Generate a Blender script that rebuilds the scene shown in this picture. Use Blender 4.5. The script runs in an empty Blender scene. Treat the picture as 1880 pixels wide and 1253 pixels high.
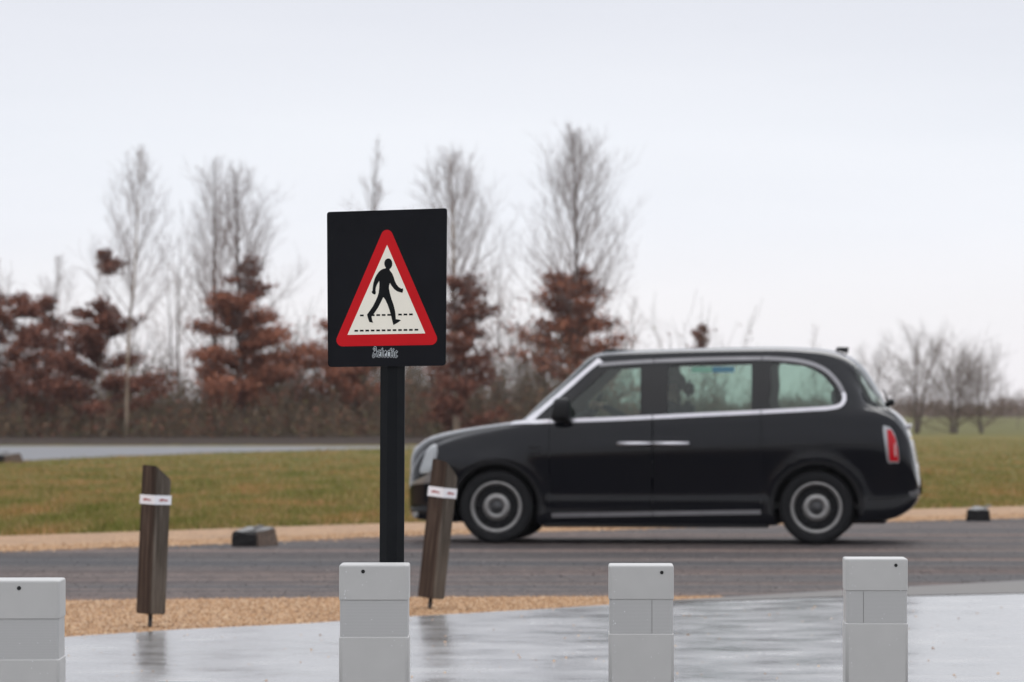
import bpy, bmesh, math, random
import numpy as np
from mathutils import Vector, Matrix, geometry
random.seed(7)
PI = math.pi
scene = bpy.context.scene
COL = scene.collection

# ------------------------------------------------------------------ camera geometry
F = 8000.0            # focal length in photo pixels (1880 wide)
HX, HY = 940.0, 748.0 # vanishing point / horizon row in the photo
EYE = 1.275

def at(px, py, D):
    return ((px - HX) / F * D, D, EYE + (HY - py) / F * D)

def gnd(px, py):
    D = F * EYE / (py - HY)
    return ((px - HX) / F * D, D)

# ------------------------------------------------------------------ helpers
def new_obj(name, verts, faces, mats=None, parent=None, smooth=False, fmat=None):
    me = bpy.data.meshes.new(name)
    me.from_pydata([tuple(v) for v in verts], [], [tuple(f) for f in faces])
    return link(name, me, mats, parent, smooth, fmat)

def link(name, me, mats=None, parent=None, smooth=False, fmat=None):
    if mats is not None:
        for m in (mats if isinstance(mats, (list, tuple)) else [mats]):
            me.materials.append(m)
    if fmat is not None:
        me.polygons.foreach_set('material_index', list(fmat))
    if smooth:
        me.polygons.foreach_set('use_smooth', [True] * len(me.polygons))
    me.update()
    o = bpy.data.objects.new(name, me)
    COL.objects.link(o)
    if parent is not None:
        o.parent = parent
    return o

def tag(o, label=None, cat=None, group=None, kind=None):
    if label: o['label'] = label
    if cat: o['category'] = cat
    if group: o['group'] = group
    if kind: o['kind'] = kind
    return o

def empty(name, loc=(0, 0, 0), rot=(0, 0, 0)):
    o = bpy.data.objects.new(name, None)
    COL.objects.link(o)
    o.location = loc
    o.rotation_euler = rot
    o.empty_display_size = 0.2
    return o

def bm_obj(name, bm, mats, parent=None, smooth=False, bevel=0, autosmooth=None):
    if bevel:
        bmesh.ops.bevel(bm, geom=bm.edges[:], offset=bevel, segments=3, affect='EDGES', profile=0.5)
    bmesh.ops.recalc_face_normals(bm, faces=bm.faces[:])
    me = bpy.data.meshes.new(name)
    bm.to_mesh(me)
    bm.free()
    o = link(name, me, mats, parent, smooth)
    return o

def box_bm(x0, x1, y0, y1, z0, z1):
    bm = bmesh.new()
    bmesh.ops.create_cube(bm, size=1, matrix=Matrix.Translation(((x0+x1)/2, (y0+y1)/2, (z0+z1)/2)) @ Matrix.Diagonal((x1-x0, y1-y0, z1-z0, 1)))
    return bm

def weighted(o):
    md = o.modifiers.new('weighted_normals', 'WEIGHTED_NORMAL'); md.weight = 100; md.keep_sharp = True
    return o

def tube_points(pts, radii, n=8, cap=True):
    V, Fc = [], []
    m = len(pts)
    pts = [Vector(p) for p in pts]
    for i, p in enumerate(pts):
        d = (pts[min(i+1, m-1)] - pts[max(i-1, 0)]).normalized()
        a = d.cross(Vector((0.13, 0.99, 0.05))).normalized()
        b = d.cross(a).normalized()
        for k in range(n):
            th = 2*PI*k/n
            V.append(p + (a*math.cos(th) + b*math.sin(th)) * radii[i])
    for i in range(m-1):
        for k in range(n):
            k2 = (k+1) % n
            Fc.append((i*n+k, i*n+k2, (i+1)*n+k2, (i+1)*n+k))
    if cap:
        Fc.append(tuple(range(n-1, -1, -1)))
        Fc.append(tuple(range((m-1)*n, m*n)))
    return V, Fc

def pchip(xs, ys):
    xs = np.array(xs, float); ys = np.array(ys, float)
    h = np.diff(xs); d = np.diff(ys)/h
    m = np.zeros_like(xs)
    for i in range(1, len(xs)-1):
        if d[i-1]*d[i] > 0:
            w1 = 2*h[i]+h[i-1]; w2 = h[i]+2*h[i-1]
            m[i] = (w1+w2)/(w1/d[i-1]+w2/d[i])
    m[0] = d[0]; m[-1] = d[-1]
    def f(x):
        x = min(max(x, xs[0]), xs[-1])
        i = min(max(int(np.searchsorted(xs, x))-1, 0), len(xs)-2)
        t = (x-xs[i])/h[i]
        return float((2*t**3-3*t**2+1)*ys[i]+(t**3-2*t**2+t)*h[i]*m[i]+(-2*t**3+3*t**2)*ys[i+1]+(t**3-t**2)*h[i]*m[i+1])
    return f

# ------------------------------------------------------------------ materials
def nodes_of(name):
    m = bpy.data.materials.new(name)
    m.use_nodes = True
    nt = m.node_tree
    b = nt.nodes['Principled BSDF']
    return m, nt, b

def N(nt, typ, **kw):
    n = nt.nodes.new(typ)
    for k, v in kw.items():
        setattr(n, k, v)
    return n

def mapped(nt, coord='pos', scale=(1, 1, 1), rot=(0, 0, 0)):
    if coord == 'pos':
        g = N(nt, 'ShaderNodeNewGeometry'); out = g.outputs['Position']
    else:
        g = N(nt, 'ShaderNodeTexCoord'); out = g.outputs['Object']
    mp = N(nt, 'ShaderNodeMapping')
    mp.inputs['Scale'].default_value = scale
    mp.inputs['Rotation'].default_value = rot
    nt.links.new(out, mp.inputs['Vector'])
    return mp.outputs['Vector']

def noise(nt, vec, scale, detail=4, rough=0.55):
    n = N(nt, 'ShaderNodeTexNoise')
    n.inputs['Scale'].default_value = scale
    n.inputs['Detail'].default_value = detail
    n.inputs['Roughness'].default_value = rough
    nt.links.new(vec, n.inputs['Vector'])
    return n.outputs['Fac']

def ramp(nt, fac, stops):
    r = N(nt, 'ShaderNodeValToRGB')
    e = r.color_ramp.elements
    while len(e) < len(stops): e.new(0.5)
    for i, (p, c) in enumerate(stops):
        e[i].position = p
        e[i].color = (*c, 1) if len(c) == 3 else c
    nt.links.new(fac, r.inputs['Fac'])
    return r.outputs['Color']

def mixc(nt, fac, a, b, mode='MIX'):
    m = N(nt, 'ShaderNodeMix', data_type='RGBA', blend_type=mode)
    for sock, v in ((m.inputs[0], fac), (m.inputs[6], a), (m.inputs[7], b)):
        if isinstance(v, (int, float)): sock.default_value = v
        elif isinstance(v, tuple): sock.default_value = (*v, 1)
        else: nt.links.new(v, sock)
    return m.outputs[2]

def bump(nt, b, h, strength, dist=0.01):
    n = N(nt, 'ShaderNodeBump')
    n.inputs['Strength'].default_value = strength
    n.inputs['Distance'].default_value = dist
    nt.links.new(h, n.inputs['Height'])
    nt.links.new(n.outputs['Normal'], b.inputs['Normal'])

def simple(name, col, rough=0.5, metal=0.0, var=0.12, scale=12, coord='obj', coat=0, bmp=0, spec=0.5):
    m, nt, b = nodes_of(name)
    v = mapped(nt, coord)
    nz = noise(nt, v, scale, 5)
    lo = tuple(c*(1-var) for c in col); hi = tuple(min(1, c*(1+var)) for c in col)
    c = ramp(nt, nz, [(0.3, lo), (0.7, hi)])
    nt.links.new(c, b.inputs['Base Color'])
    b.inputs['Roughness'].default_value = rough
    b.inputs['Metallic'].default_value = metal
    b.inputs['Coat Weight'].default_value = coat
    b.inputs['Coat Roughness'].default_value = 0.04
    b.inputs['Specular IOR Level'].default_value = spec
    if bmp:
        bump(nt, b, noise(nt, v, scale*6, 4), bmp, 0.004)
    return m

M = {}
# taxi
M['paint'] = simple('black_paint', (0.0024, 0.003, 0.0055), 0.10, 0, 0.1, 6, spec=0.32)
M['gloss'] = simple('gloss_black_frame', (0.004, 0.004, 0.005), 0.15, 0, 0.1, 6, spec=0.35)
M['plastic'] = simple('dark_plastic', (0.009, 0.009, 0.010), 0.5, 0, 0.15, 30, bmp=0.05, spec=0.25)
M['chrome'] = simple('satin_chrome', (0.52, 0.51, 0.535), 0.26, 1.0, 0.05, 8)
M['darkchrome'] = simple('dull_dimmed_silver', (0.20, 0.197, 0.205), 0.35, 1.0, 0.08, 8)  # dull metal parts; also upper window chrome with its dimmer reflection coloured in
M['pale'] = simple('pale_silver', (0.36, 0.365, 0.37), 0.35, 1.0, 0.08, 8)
M['tyre'] = simple('tyre_rubber', (0.010, 0.010, 0.011), 0.75, 0, 0.2, 20, bmp=0.1, spec=0.2)
M['rim'] = simple('wheel_silver', (0.25, 0.244, 0.238), 0.42, 0.75, 0.15, 14)
M['wheelblack'] = simple('wheel_black_steel', (0.007, 0.007, 0.008), 0.5, 0.0, 0.2, 14, spec=0.2)
M['fabric'] = simple('seat_fabric', (0.03, 0.032, 0.035), 0.85, 0, 0.2, 40, bmp=0.1)
M['trimdark'] = simple('cabin_trim', (0.02, 0.021, 0.022), 0.7, 0, 0.2, 20)
M['red_lens'] = simple('red_lens', (0.45, 0.006, 0.012), 0.12, 0, 0.1, 10, spec=0.3)
M['white_lens'] = simple('pale_pink_lens', (0.55, 0.40, 0.40), 0.2, 0, 0.05, 10)
M['lamp_lens'] = simple('headlamp_lens', (0.30, 0.315, 0.32), 0.12, 0.2, 0.06, 10, coat=1)
M['plate'] = simple('number_plate_yellow', (0.5, 0.38, 0.05), 0.4, 0, 0.05, 10)
def translucent(name, col):
    m, nt, b = nodes_of(name)
    b.inputs['Base Color'].default_value = (*col, 1)
    t = N(nt, 'ShaderNodeBsdfTranslucent'); t.inputs['Color'].default_value = (*col, 1)
    v = mapped(nt, 'obj'); nt.links.new(ramp(nt, noise(nt, v, 20, 3), [(0.3, tuple(c*.9 for c in col)), (0.7, col)]), t.inputs['Color'])
    mx = N(nt, 'ShaderNodeMixShader'); mx.inputs['Fac'].default_value = .7
    nt.links.new(b.outputs[0], mx.inputs[1]); nt.links.new(t.outputs[0], mx.inputs[2])
    nt.links.new(mx.outputs[0], nt.nodes['Material Output'].inputs['Surface'])
    return m
M['blue'] = translucent('blue_sticker', (0.04, 0.42, 0.85))
M['teal'] = translucent('pale_green_sticker', (0.55, 0.95, 0.85))

def glass_mat(name, tint, sky_veil=0.0, rough=0.02):
    m, nt, b = nodes_of(name)
    nt.nodes.remove(b)
    out = nt.nodes['Material Output']
    tr = N(nt, 'ShaderNodeBsdfTransparent')
    v = mapped(nt, 'obj')
    c = ramp(nt, noise(nt, v, 3, 3), [(0.3, tuple(t*0.93 for t in tint)), (0.7, tint)])
    nt.links.new(c, tr.inputs['Color'])
    g = N(nt, 'ShaderNodeBsdfGlossy'); g.inputs['Roughness'].default_value = rough
    fr = N(nt, 'ShaderNodeFresnel'); fr.inputs['IOR'].default_value = 1.5
    df = N(nt, 'ShaderNodeBsdfDiffuse'); df.inputs['Color'].default_value = (0.26, 0.33, 0.29, 1)  # pale green diffuse lifts the panes, standing in for reflected sky
    mf = N(nt, 'ShaderNodeMixShader'); mf.inputs['Fac'].default_value = sky_veil
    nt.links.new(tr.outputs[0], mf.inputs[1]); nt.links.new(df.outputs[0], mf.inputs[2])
    mx = N(nt, 'ShaderNodeMixShader')
    nt.links.new(fr.outputs[0], mx.inputs['Fac'])
    nt.links.new(mf.outputs[0], mx.inputs[1]); nt.links.new(g.outputs[0], mx.inputs[2])
    nt.links.new(mx.outputs[0], out.inputs['Surface'])
    return m
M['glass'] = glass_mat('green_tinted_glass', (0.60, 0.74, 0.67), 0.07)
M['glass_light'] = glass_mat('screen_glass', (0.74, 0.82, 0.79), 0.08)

# ================================================================== WORLD
w = bpy.data.worlds.new('World'); scene.world = w; w.use_nodes = True
nt = w.node_tree
for n in list(nt.nodes): nt.nodes.remove(n)
SUN_EL, SUN_ROT = math.radians(38), math.radians(200)
sky = N(nt, 'ShaderNodeTexSky', sky_type='NISHITA', sun_disc=False, sun_elevation=SUN_EL, sun_rotation=SUN_ROT, air_density=1.0, dust_density=3.0)
bg1 = N(nt, 'ShaderNodeBackground'); bg1.inputs['Strength'].default_value = 0.08
nt.links.new(sky.outputs[0], bg1.inputs['Color'])
tc = N(nt, 'ShaderNodeTexCoord')
sep = N(nt, 'ShaderNodeSeparateXYZ'); nt.links.new(tc.outputs['Generated'], sep.inputs[0])
# overcast layer: bands of cloud that thicken towards the zenith
mp = N(nt, 'ShaderNodeMapping'); mp.inputs['Scale'].default_value = (1.0, 1.0, 7.0)
nt.links.new(tc.outputs['Generated'], mp.inputs['Vector'])
cn = noise(nt, mp.outputs['Vector'], 3.2, 6, 0.55)
grad = ramp(nt, sep.outputs['Z'], [(0.0, (0.96, 0.93, 0.96)), (0.022, (0.985, 0.97, 0.99)), (0.042, (0.935, 0.955, 1.01)), (0.062, (0.885, 0.913, 0.975)), (0.092, (0.80, 0.82, 0.89)), (0.35, (1.1, 1.13, 1.22)), (0.9, (1.7, 1.73, 1.8))])
cl = ramp(nt, cn, [(0.30, (0.955, 0.96, 0.97)), (0.72, (1.035, 1.03, 1.025))])
ov = mixc(nt, 1.0, grad, cl, 'MULTIPLY')
bg2 = N(nt, 'ShaderNodeBackground'); bg2.inputs['Strength'].default_value = 1.0
nt.links.new(ov, bg2.inputs['Color'])
mx = N(nt, 'ShaderNodeMixShader'); mx.inputs['Fac'].default_value = 0.93
nt.links.new(bg1.outputs[0], mx.inputs[1]); nt.links.new(bg2.outputs[0], mx.inputs[2])
wo = N(nt, 'ShaderNodeOutputWorld'); nt.links.new(mx.outputs[0], wo.inputs['Surface'])

ld = bpy.data.lights.new('sun', 'SUN'); ld.energy = 0.6; ld.angle = math.radians(35); ld.color = (1, 0.97, 0.93)
so = bpy.data.objects.new('sun', ld); COL.objects.link(so)
so.rotation_euler = (PI/2 - SUN_EL, 0, math.radians(160))
so.location = (0, 0, 30)

# ================================================================== CAMERA
cd = bpy.data.cameras.new('camera'); co = bpy.data.objects.new('camera', cd); COL.objects.link(co)
cd.sensor_width = 36; cd.lens = F/1880*36
cd.clip_start = 0.5; cd.clip_end = 6000
co.location = (0, 0, EYE)
co.rotation_euler = (PI/2 + math.atan((HY-626.5)/F), 0, 0)
cd.dof.use_dof = True; cd.dof.focus_distance = 12.9; cd.dof.aperture_fstop = 8.6
scene.camera = co
scene.view_settings.view_transform = 'Standard'
try: scene.view_settings.look = 'None'
except Exception: pass
scene.view_settings.exposure = 0.05; scene.view_settings.gamma = 1

# ================================================================== GROUND
def sheet(name, pts, z, mat):
    """flat polygon on the ground"""
    bm = bmesh.new()
    vs = [bm.verts.new((x, y, z)) for x, y in pts]
    bm.faces.new(vs)
    bmesh.ops.triangulate(bm, faces=bm.faces[:])
    o = bm_obj(name, bm, mat)
    if o.data.polygons[0].normal.z < 0:
        o.data.flip_normals()
    tag(o, kind='structure')
    return o

# grass ground
def grass_ground():
    m, nt, b = nodes_of('grass_ground')
    v = mapped(nt, 'pos')
    vb = mapped(nt, 'pos', (1, .22, 1)); big = noise(nt, vb, 0.7, 5, 0.6)
    c1 = ramp(nt, big, [(0.32, (0.095, 0.105, 0.022)), (0.5, (0.150, 0.128, 0.036)), (0.68, (0.19, 0.130, 0.052))])
    fine = noise(nt, v, 9, 5, 0.7)
    c2 = mixc(nt, 0.8, c1, ramp(nt, fine, [(0.25, (0.5, 0.5, 0.5)), (0.75, (1.35, 1.35, 1.3))]), 'MULTIPLY')
    # the field beyond the track is a fresher, darker green
    g = N(nt, 'ShaderNodeNewGeometry'); sp = N(nt, 'ShaderNodeSeparateXYZ'); nt.links.new(g.outputs['Position'], sp.inputs[0])
    far = N(nt, 'ShaderNodeMapRange'); far.inputs['From Min'].default_value = 188; far.inputs['From Max'].default_value = 215
    nt.links.new(sp.outputs['Y'], far.inputs['Value'])
    c3 = mixc(nt, far.outputs[0], c2, (0.115, 0.108, 0.040))
    nt.links.new(c3, b.inputs['Base Color'])
    b.inputs['Roughness'].default_value = 0.95; b.inputs['Specular IOR Level'].default_value = 0.1
    bump(nt, b, fine, 0.6, 0.05)
    return m
M['grass_ground'] = grass_ground()
sheet('ground', [(-3000, -300), (3000, -300), (3000, 5000), (-3000, 5000)], -0.004, M['grass_ground'])

def asphalt_mat():
    m, nt, b = nodes_of('damp_asphalt')
    vs = mapped(nt, 'pos', (0.035, 0.75, 1), (0, 0, math.radians(-1.5)))
    streak = noise(nt, vs, 1.0, 5, 0.6)
    v = mapped(nt, 'pos')
    grain = noise(nt, v, 60, 3, 0.7)
    pebble = N(nt, 'ShaderNodeTexVoronoi'); pebble.inputs['Scale'].default_value = 32; nt.links.new(v, pebble.inputs['Vector'])
    patch = noise(nt, v, 0.5, 3)
    c = ramp(nt, streak, [(0.40, (0.018, 0.018, 0.023)), (0.46, (0.058, 0.054, 0.056)), (0.52, (0.088, 0.076, 0.075)), (0.60, (0.125, 0.101, 0.095))])
    vm = mapped(nt, 'pos', (1, .22, 1)); mott = noise(nt, vm, 6, 8, 0.8)
    c = mixc(nt, 1.0, c, ramp(nt, mott, [(0.34, (0.78, 0.78, 0.79)), (0.5, (1, 1, 1)), (0.66, (1.28, 1.24, 1.20))]), 'MULTIPLY')
    vl = mapped(nt, 'pos', (0.03, 2.1, 1), (0, 0, math.radians(-1.2))); ln = noise(nt, vl, 1.0, 2, 0.5)
    c = mixc(nt, 1.0, c, ramp(nt, ln, [(0.38, (0.56, 0.56, 0.58)), (0.5, (1.02, 1, .99)), (0.62, (1.26, 1.19, 1.14))]), 'MULTIPLY')
    c = mixc(nt, 0.9, c, ramp(nt, grain, [(0.3, (0.4, 0.4, 0.4)), (0.7, (1.6, 1.56, 1.52))]), 'MULTIPLY')
    c = mixc(nt, 0.35, c, ramp(nt, pebble.outputs['Color'], [(0.2, (0.5, 0.5, 0.5)), (0.8, (1.6, 1.5, 1.4))]), 'MULTIPLY')
    c = mixc(nt, 0.6, c, ramp(nt, patch, [(0.35, (0.85, 0.86, 0.9)), (0.65, (1.1, 1.04, 1.0))]), 'MULTIPLY')
    nt.links.new(c, b.inputs['Base Color'])
    r = ramp(nt, streak, [(0.40, (0.6, 0.6, 0.6)), (0.6, (0.9, 0.9, 0.9))])
    nt.links.new(r, b.inputs['Roughness'])
    b.inputs['Specular IOR Level'].default_value = 0.15
    bump(nt, b, grain, 0.6, 0.015)
    return m
M['asphalt'] = asphalt_mat()

def gravel_mat():
    m, nt, b = nodes_of('tan_gravel')
    v = mapped(nt, 'pos')
    vo = N(nt, 'ShaderNodeTexVoronoi'); vo.inputs['Scale'].default_value = 45; nt.links.new(v, vo.inputs['Vector'])
    c = ramp(nt, vo.outputs['Color'], [(0.1, (0.15, 0.082, 0.040)), (0.45, (0.32, 0.185, 0.092)), (0.75, (0.42, 0.255, 0.132)), (0.95, (0.52, 0.36, 0.22))])
    big = noise(nt, v, 1.3, 4)
    c = mixc(nt, 0.8, c, ramp(nt, big, [(0.3, (0.75, 0.72, 0.7)), (0.7, (1.12, 1.1, 1.08))]), 'MULTIPLY')
    nt.links.new(c, b.inputs['Base Color'])
    b.inputs['Roughness'].default_value = 0.8
    bump(nt, b, vo.outputs['Distance'], 0.6, 0.015)
    return m
M['gravel'] = gravel_mat()

def wet_mat(name, base, rlo, rhi, bs, ior=1.36, nsc=0.9):
    m, nt, b = nodes_of(name)
    v = mapped(nt, 'pos')
    n1 = noise(nt, v, nsc, 6, 0.65)
    n2 = noise(nt, v, 22, 4, 0.6)
    c = ramp(nt, n1, [(0.3, tuple(x*0.7 for x in base)), (0.7, tuple(x*1.35 for x in base))])
    nt.links.new(c, b.inputs['Base Color'])
    r = ramp(nt, n1, [(0.32, (rlo,)*3), (0.68, (rhi,)*3)])
    nt.links.new(r, b.inputs['Roughness'])
    b.inputs['IOR'].default_value = ior
    v2 = mapped(nt, 'pos', (1, 1.0, 1))
    n3 = noise(nt, v2, 3.0, 5, 0.6)
    mm = N(nt, 'ShaderNodeMath', operation='MULTIPLY_ADD'); nt.links.new(n2, mm.inputs[0]); mm.inputs[1].default_value = 0.25; nt.links.new(n3, mm.inputs[2])
    bump(nt, b, mm.outputs[0], bs, 0.02)
    return m
M['wet'] = wet_mat('wet_paving', (0.21, 0.205, 0.20), 0.11, 0.30, 0.34, 1.6, 1.5)
M['damp'] = wet_mat('damp_paving', (0.115, 0.107, 0.10), 0.55, 0.75, 0.4)
M['track'] = wet_mat('wet_track', (0.13, 0.13, 0.138), 0.55, 0.75, 0.3)

def line(pts):
    return [gnd(*p) for p in pts]
# road between the two gravel strips
far_edge = [(-3200, 1062), (-1200, 1042), (-300, 1022), (0, 1010), (420, 996), (697, 983), (1000, 974), (1300, 965), (1650, 955), (1880, 949), (2200, 942), (3600, 918), (5200, 905)]
near_edge = [(-4200, 1130), (-1500, 1116), (-400, 1108), (0, 1105), (560, 1099), (1000, 1097), (1330, 1097), (1880, 1097), (2300, 1097), (5200, 1097), (8000, 1097)]
fe, ne = line(far_edge), line(near_edge)
sheet('road', ne + fe[::-1], 0.0, M['asphalt'])
# far gravel strip
gtop = [(-3400, 1040), (-1200, 1018), (-300, 997), (0, 985), (250, 977), (420, 971), (697, 962), (1000, 953), (1300, 945), (1690, 935), (1880, 930), (2200, 924), (3600, 905), (5200, 894)]
sheet('gravel_strip', line([(p[0], p[1]+3) for p in far_edge]) + line(gtop)[::-1], 0.004, M['gravel'])
# near gravel strip and the wet paving
wet_top = [(-3600, 1330), (-1500, 1262), (-500, 1211), (116, 1172), (330, 1158), (560, 1147), (753, 1134), (1000, 1120), (1237, 1104), (1330, 1099)]
sheet('gravel_strip', line([(-4200, 1130), (-1500, 1116), (-500, 1108), (0, 1105), (560, 1099), (1000, 1097), (1330, 1096.5)]) + line(wet_top)[::-1], 0.004, M['gravel'])
wet_all = wet_top + [(1549, 1086), (1880, 1068), (2300, 1046), (3300, 1004)]
wl = line(wet_all)
sheet('pavement', [(-30, -20), (30, -20)] + [(34, 30)] + wl[::-1] + [(-28, 8)], 0.008, M['wet'])
# drier rim on the right of the pavement
rim = line([(1237, 1104.5), (1330, 1099.5), (1549, 1086.5), (1880, 1068.5), (2300, 1046.5), (3300, 1004.5)])
rimlo = line([(1237, 1107), (1330, 1106), (1549, 1098), (1700, 1096), (1880, 1092), (2300, 1080), (3300, 1030)])
sheet('pavement_edge', rim + rimlo[::-1], 0.012, M['damp'])
# second, narrower track in front of the trees
sheet('path', line([(-1800, 862), (-300, 850), (0, 848), (60, 846), (140, 842), (350, 833.5), (560, 827.5), (700, 824), (860, 822)]) + line([(-1800, 819), (-300, 819.5), (300, 820), (860, 820.5)])[::-1], 0.006, M['track'])

# leaf-littered bank at the foot of the trees
M['litter'] = simple('leaf_litter', (0.034, 0.022, 0.016), 0.95, 0, 0.55, 3.0, 'pos', bmp=0.6, spec=0.1)
def bank():
    V, Fc = [], []
    nx, ny = 160, 7
    for i in range(nx+1):
        x = -52 + 70*i/nx
        for j in range(ny+1):
            y = 146 + 34*j/ny
            t = j/ny
            fade = min(1, max(0, (11-x)/6))
            z = -0.02 + fade*(0.10*min(1, t*2.2) + 0.05*random.random()*(0 < j))
            V.append((x, y, z))
    for i in range(nx):
        for j in range(ny):
            a = i*(ny+1)+j
            Fc.append((a, a+ny+1, a+ny+2, a+1))
    o = new_obj('bank', V, Fc, M['litter'], smooth=True)
    tag(o, kind='structure')
bank()

# ---- countless blades / stones
def tri_cloud(name, c, u, v, mats, kind_label=None, rnd=None):
    """c,u,v arrays (n,3): triangle c-u, c+u, c+v"""
    n = len(c)
    V = np.empty((n*3, 3), np.float32)
    V[0::3] = c-u; V[1::3] = c+u; V[2::3] = c+v
    me = bpy.data.meshes.new(name)
    me.vertices.add(n*3); me.vertices.foreach_set('co', V.ravel())
    me.loops.add(n*3); me.loops.foreach_set('vertex_index', np.arange(n*3, dtype=np.int32))
    me.polygons.add(n); me.polygons.foreach_set('loop_start', np.arange(0, n*3, 3, dtype=np.int32))
    me.update(calc_edges=True)
    return me

def quad_mesh(name, V, nq):
    me = bpy.data.meshes.new(name)
    me.vertices.add(nq*4); me.vertices.foreach_set('co', V.astype(np.float32).ravel())
    me.loops.add(nq*4); me.loops.foreach_set('vertex_index', np.arange(nq*4, dtype=np.int32))
    me.polygons.add(nq); me.polygons.foreach_set('loop_start', np.arange(0, nq*4, 4, dtype=np.int32))
    me.update(calc_edges=True)
    return me

def island_mat(name, stops, rough=0.8, patch=None, transl=0.0):
    m, nt, b = nodes_of(name)
    g = N(nt, 'ShaderNodeNewGeometry')
    c = ramp(nt, g.outputs['Random Per Island'], stops)
    if patch:
        v = mapped(nt, 'pos', (1, .22, 1) if len(patch) > 2 else (1, 1, 1))
        c = mixc(nt, 1.0, c, ramp(nt, noise(nt, v, patch[0], 4), patch[1]), 'MULTIPLY')
    nt.links.new(c, b.inputs['Base Color'])
    b.inputs['Roughness'].default_value = rough
    b.inputs['Specular IOR Level'].default_value = 0.15
    return m

rng = np.random.default_rng(11)
def grass_stuff():
    fe_x = np.array([p[0] for p in line(gtop)]); fe_y = np.array([p[1] for p in line(gtop)])
    n = 400000
    D = 41/(1-rng.random(n)*(1-41/175.0))      # more blades near, where they are seen larger
    X = (rng.random(n)*3600-900-HX)/F*D
    lo = np.interp(X, fe_x, fe_y) - 0.05 + 0.35*np.abs(rng.normal(size=n))*0.4
    pt = line([(-1800, 862), (-300, 850), (0, 848), (60, 846), (140, 842), (350, 833.5), (560, 827.5), (700, 824)])
    px_ = np.array([p[0] for p in pt]); py_ = np.array([p[1] for p in pt])
    hi = np.where(X < px_[-1]+0.5, np.interp(X, px_, py_) + 0.6*np.sin(X*2.2)+0.4, 175)
    ok = (D > lo) & (D < hi)
    X, D = X[ok], D[ok]; n = len(X)
    cl = 0.5+0.5*np.sin(X*1.7+np.sin(D*0.9)*2)*np.sin(D*0.55+X*0.4)
    h = (0.035+0.055*rng.random(n)) * (0.7+0.8*cl**2)
    th = rng.random(n)*2*PI
    wd = 0.006+0.006*rng.random(n)
    c = np.stack([X, D, np.full(n, -0.005)], 1)
    u = np.stack([np.cos(th)*wd, np.sin(th)*wd, np.zeros(n)], 1)
    v = np.stack([rng.normal(size=n)*0.35*h, rng.normal(size=n)*0.35*h, h], 1)
    me = tri_cloud('grass', c, u, v, None)
    mat = island_mat('grass_blades', [(0.0, (0.14, 0.15, 0.030)), (0.4, (0.235, 0.205, 0.058)), (0.7, (0.32, 0.24, 0.09)), (1.0, (0.39, 0.26, 0.135))], 0.8,
                     (0.9, [(0.36, (0.60, 0.74, 0.48)), (0.5, (.95, .93, .92)), (0.64, (1.25, 0.96, 1.02))], 1))
    o = link('grass', me, mat)
    tag(o, 'olive winter grass growing beside the road', 'grass', kind='stuff')
grass_stuff()

def chips():
    n = 26000
    ex = [p[0] for p in ne]; ey = [p[1] for p in ne]; gx = [p[0] for p in fe]; gy = [p[1] for p in fe]
    Y = 27/(1-rng.random(n)*(1-27/53.0)); X = (rng.random(n)*3600-900-HX)/F*Y
    ok = (Y > np.interp(X, ex, ey)+.1) & (Y < np.interp(X, gx, gy)-.1)
    X, Y = X[ok], Y[ok]; n = len(X)
    s_ = .0035+.0085*rng.random(n)**2
    th = rng.random(n)*2*PI
    V = np.empty((n, 4, 3))
    for k in range(4):
        a = th+k*PI/2
        j = .8+.5*rng.random(n)
        V[:, k, 0] = X+np.cos(a)*s_*j; V[:, k, 1] = Y+np.sin(a)*s_*.4*(1 if k % 2 else .2)
        V[:, k, 2] = .003+s_*(.12 if k in (0, 2) else 0)*j
    # small upright chips: base edge plus raised middle
    V[:, 3, 2] = .002; V[:, 1, 2] = .003+s_*.38
    me = quad_mesh('stone_chips', V.reshape(-1, 3), n)
    mat = island_mat('stone_chips', [(0, (.06, .056, .056)), (.5, (.12, .105, .10)), (.88, (.20, .175, .163)), (1, (.36, .32, .30))], .8)
    o = link('stone_chips', me, mat)
    tag(o, 'loose stone chips on the dark asphalt road', 'stone chips', kind='stuff')
chips()

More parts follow.
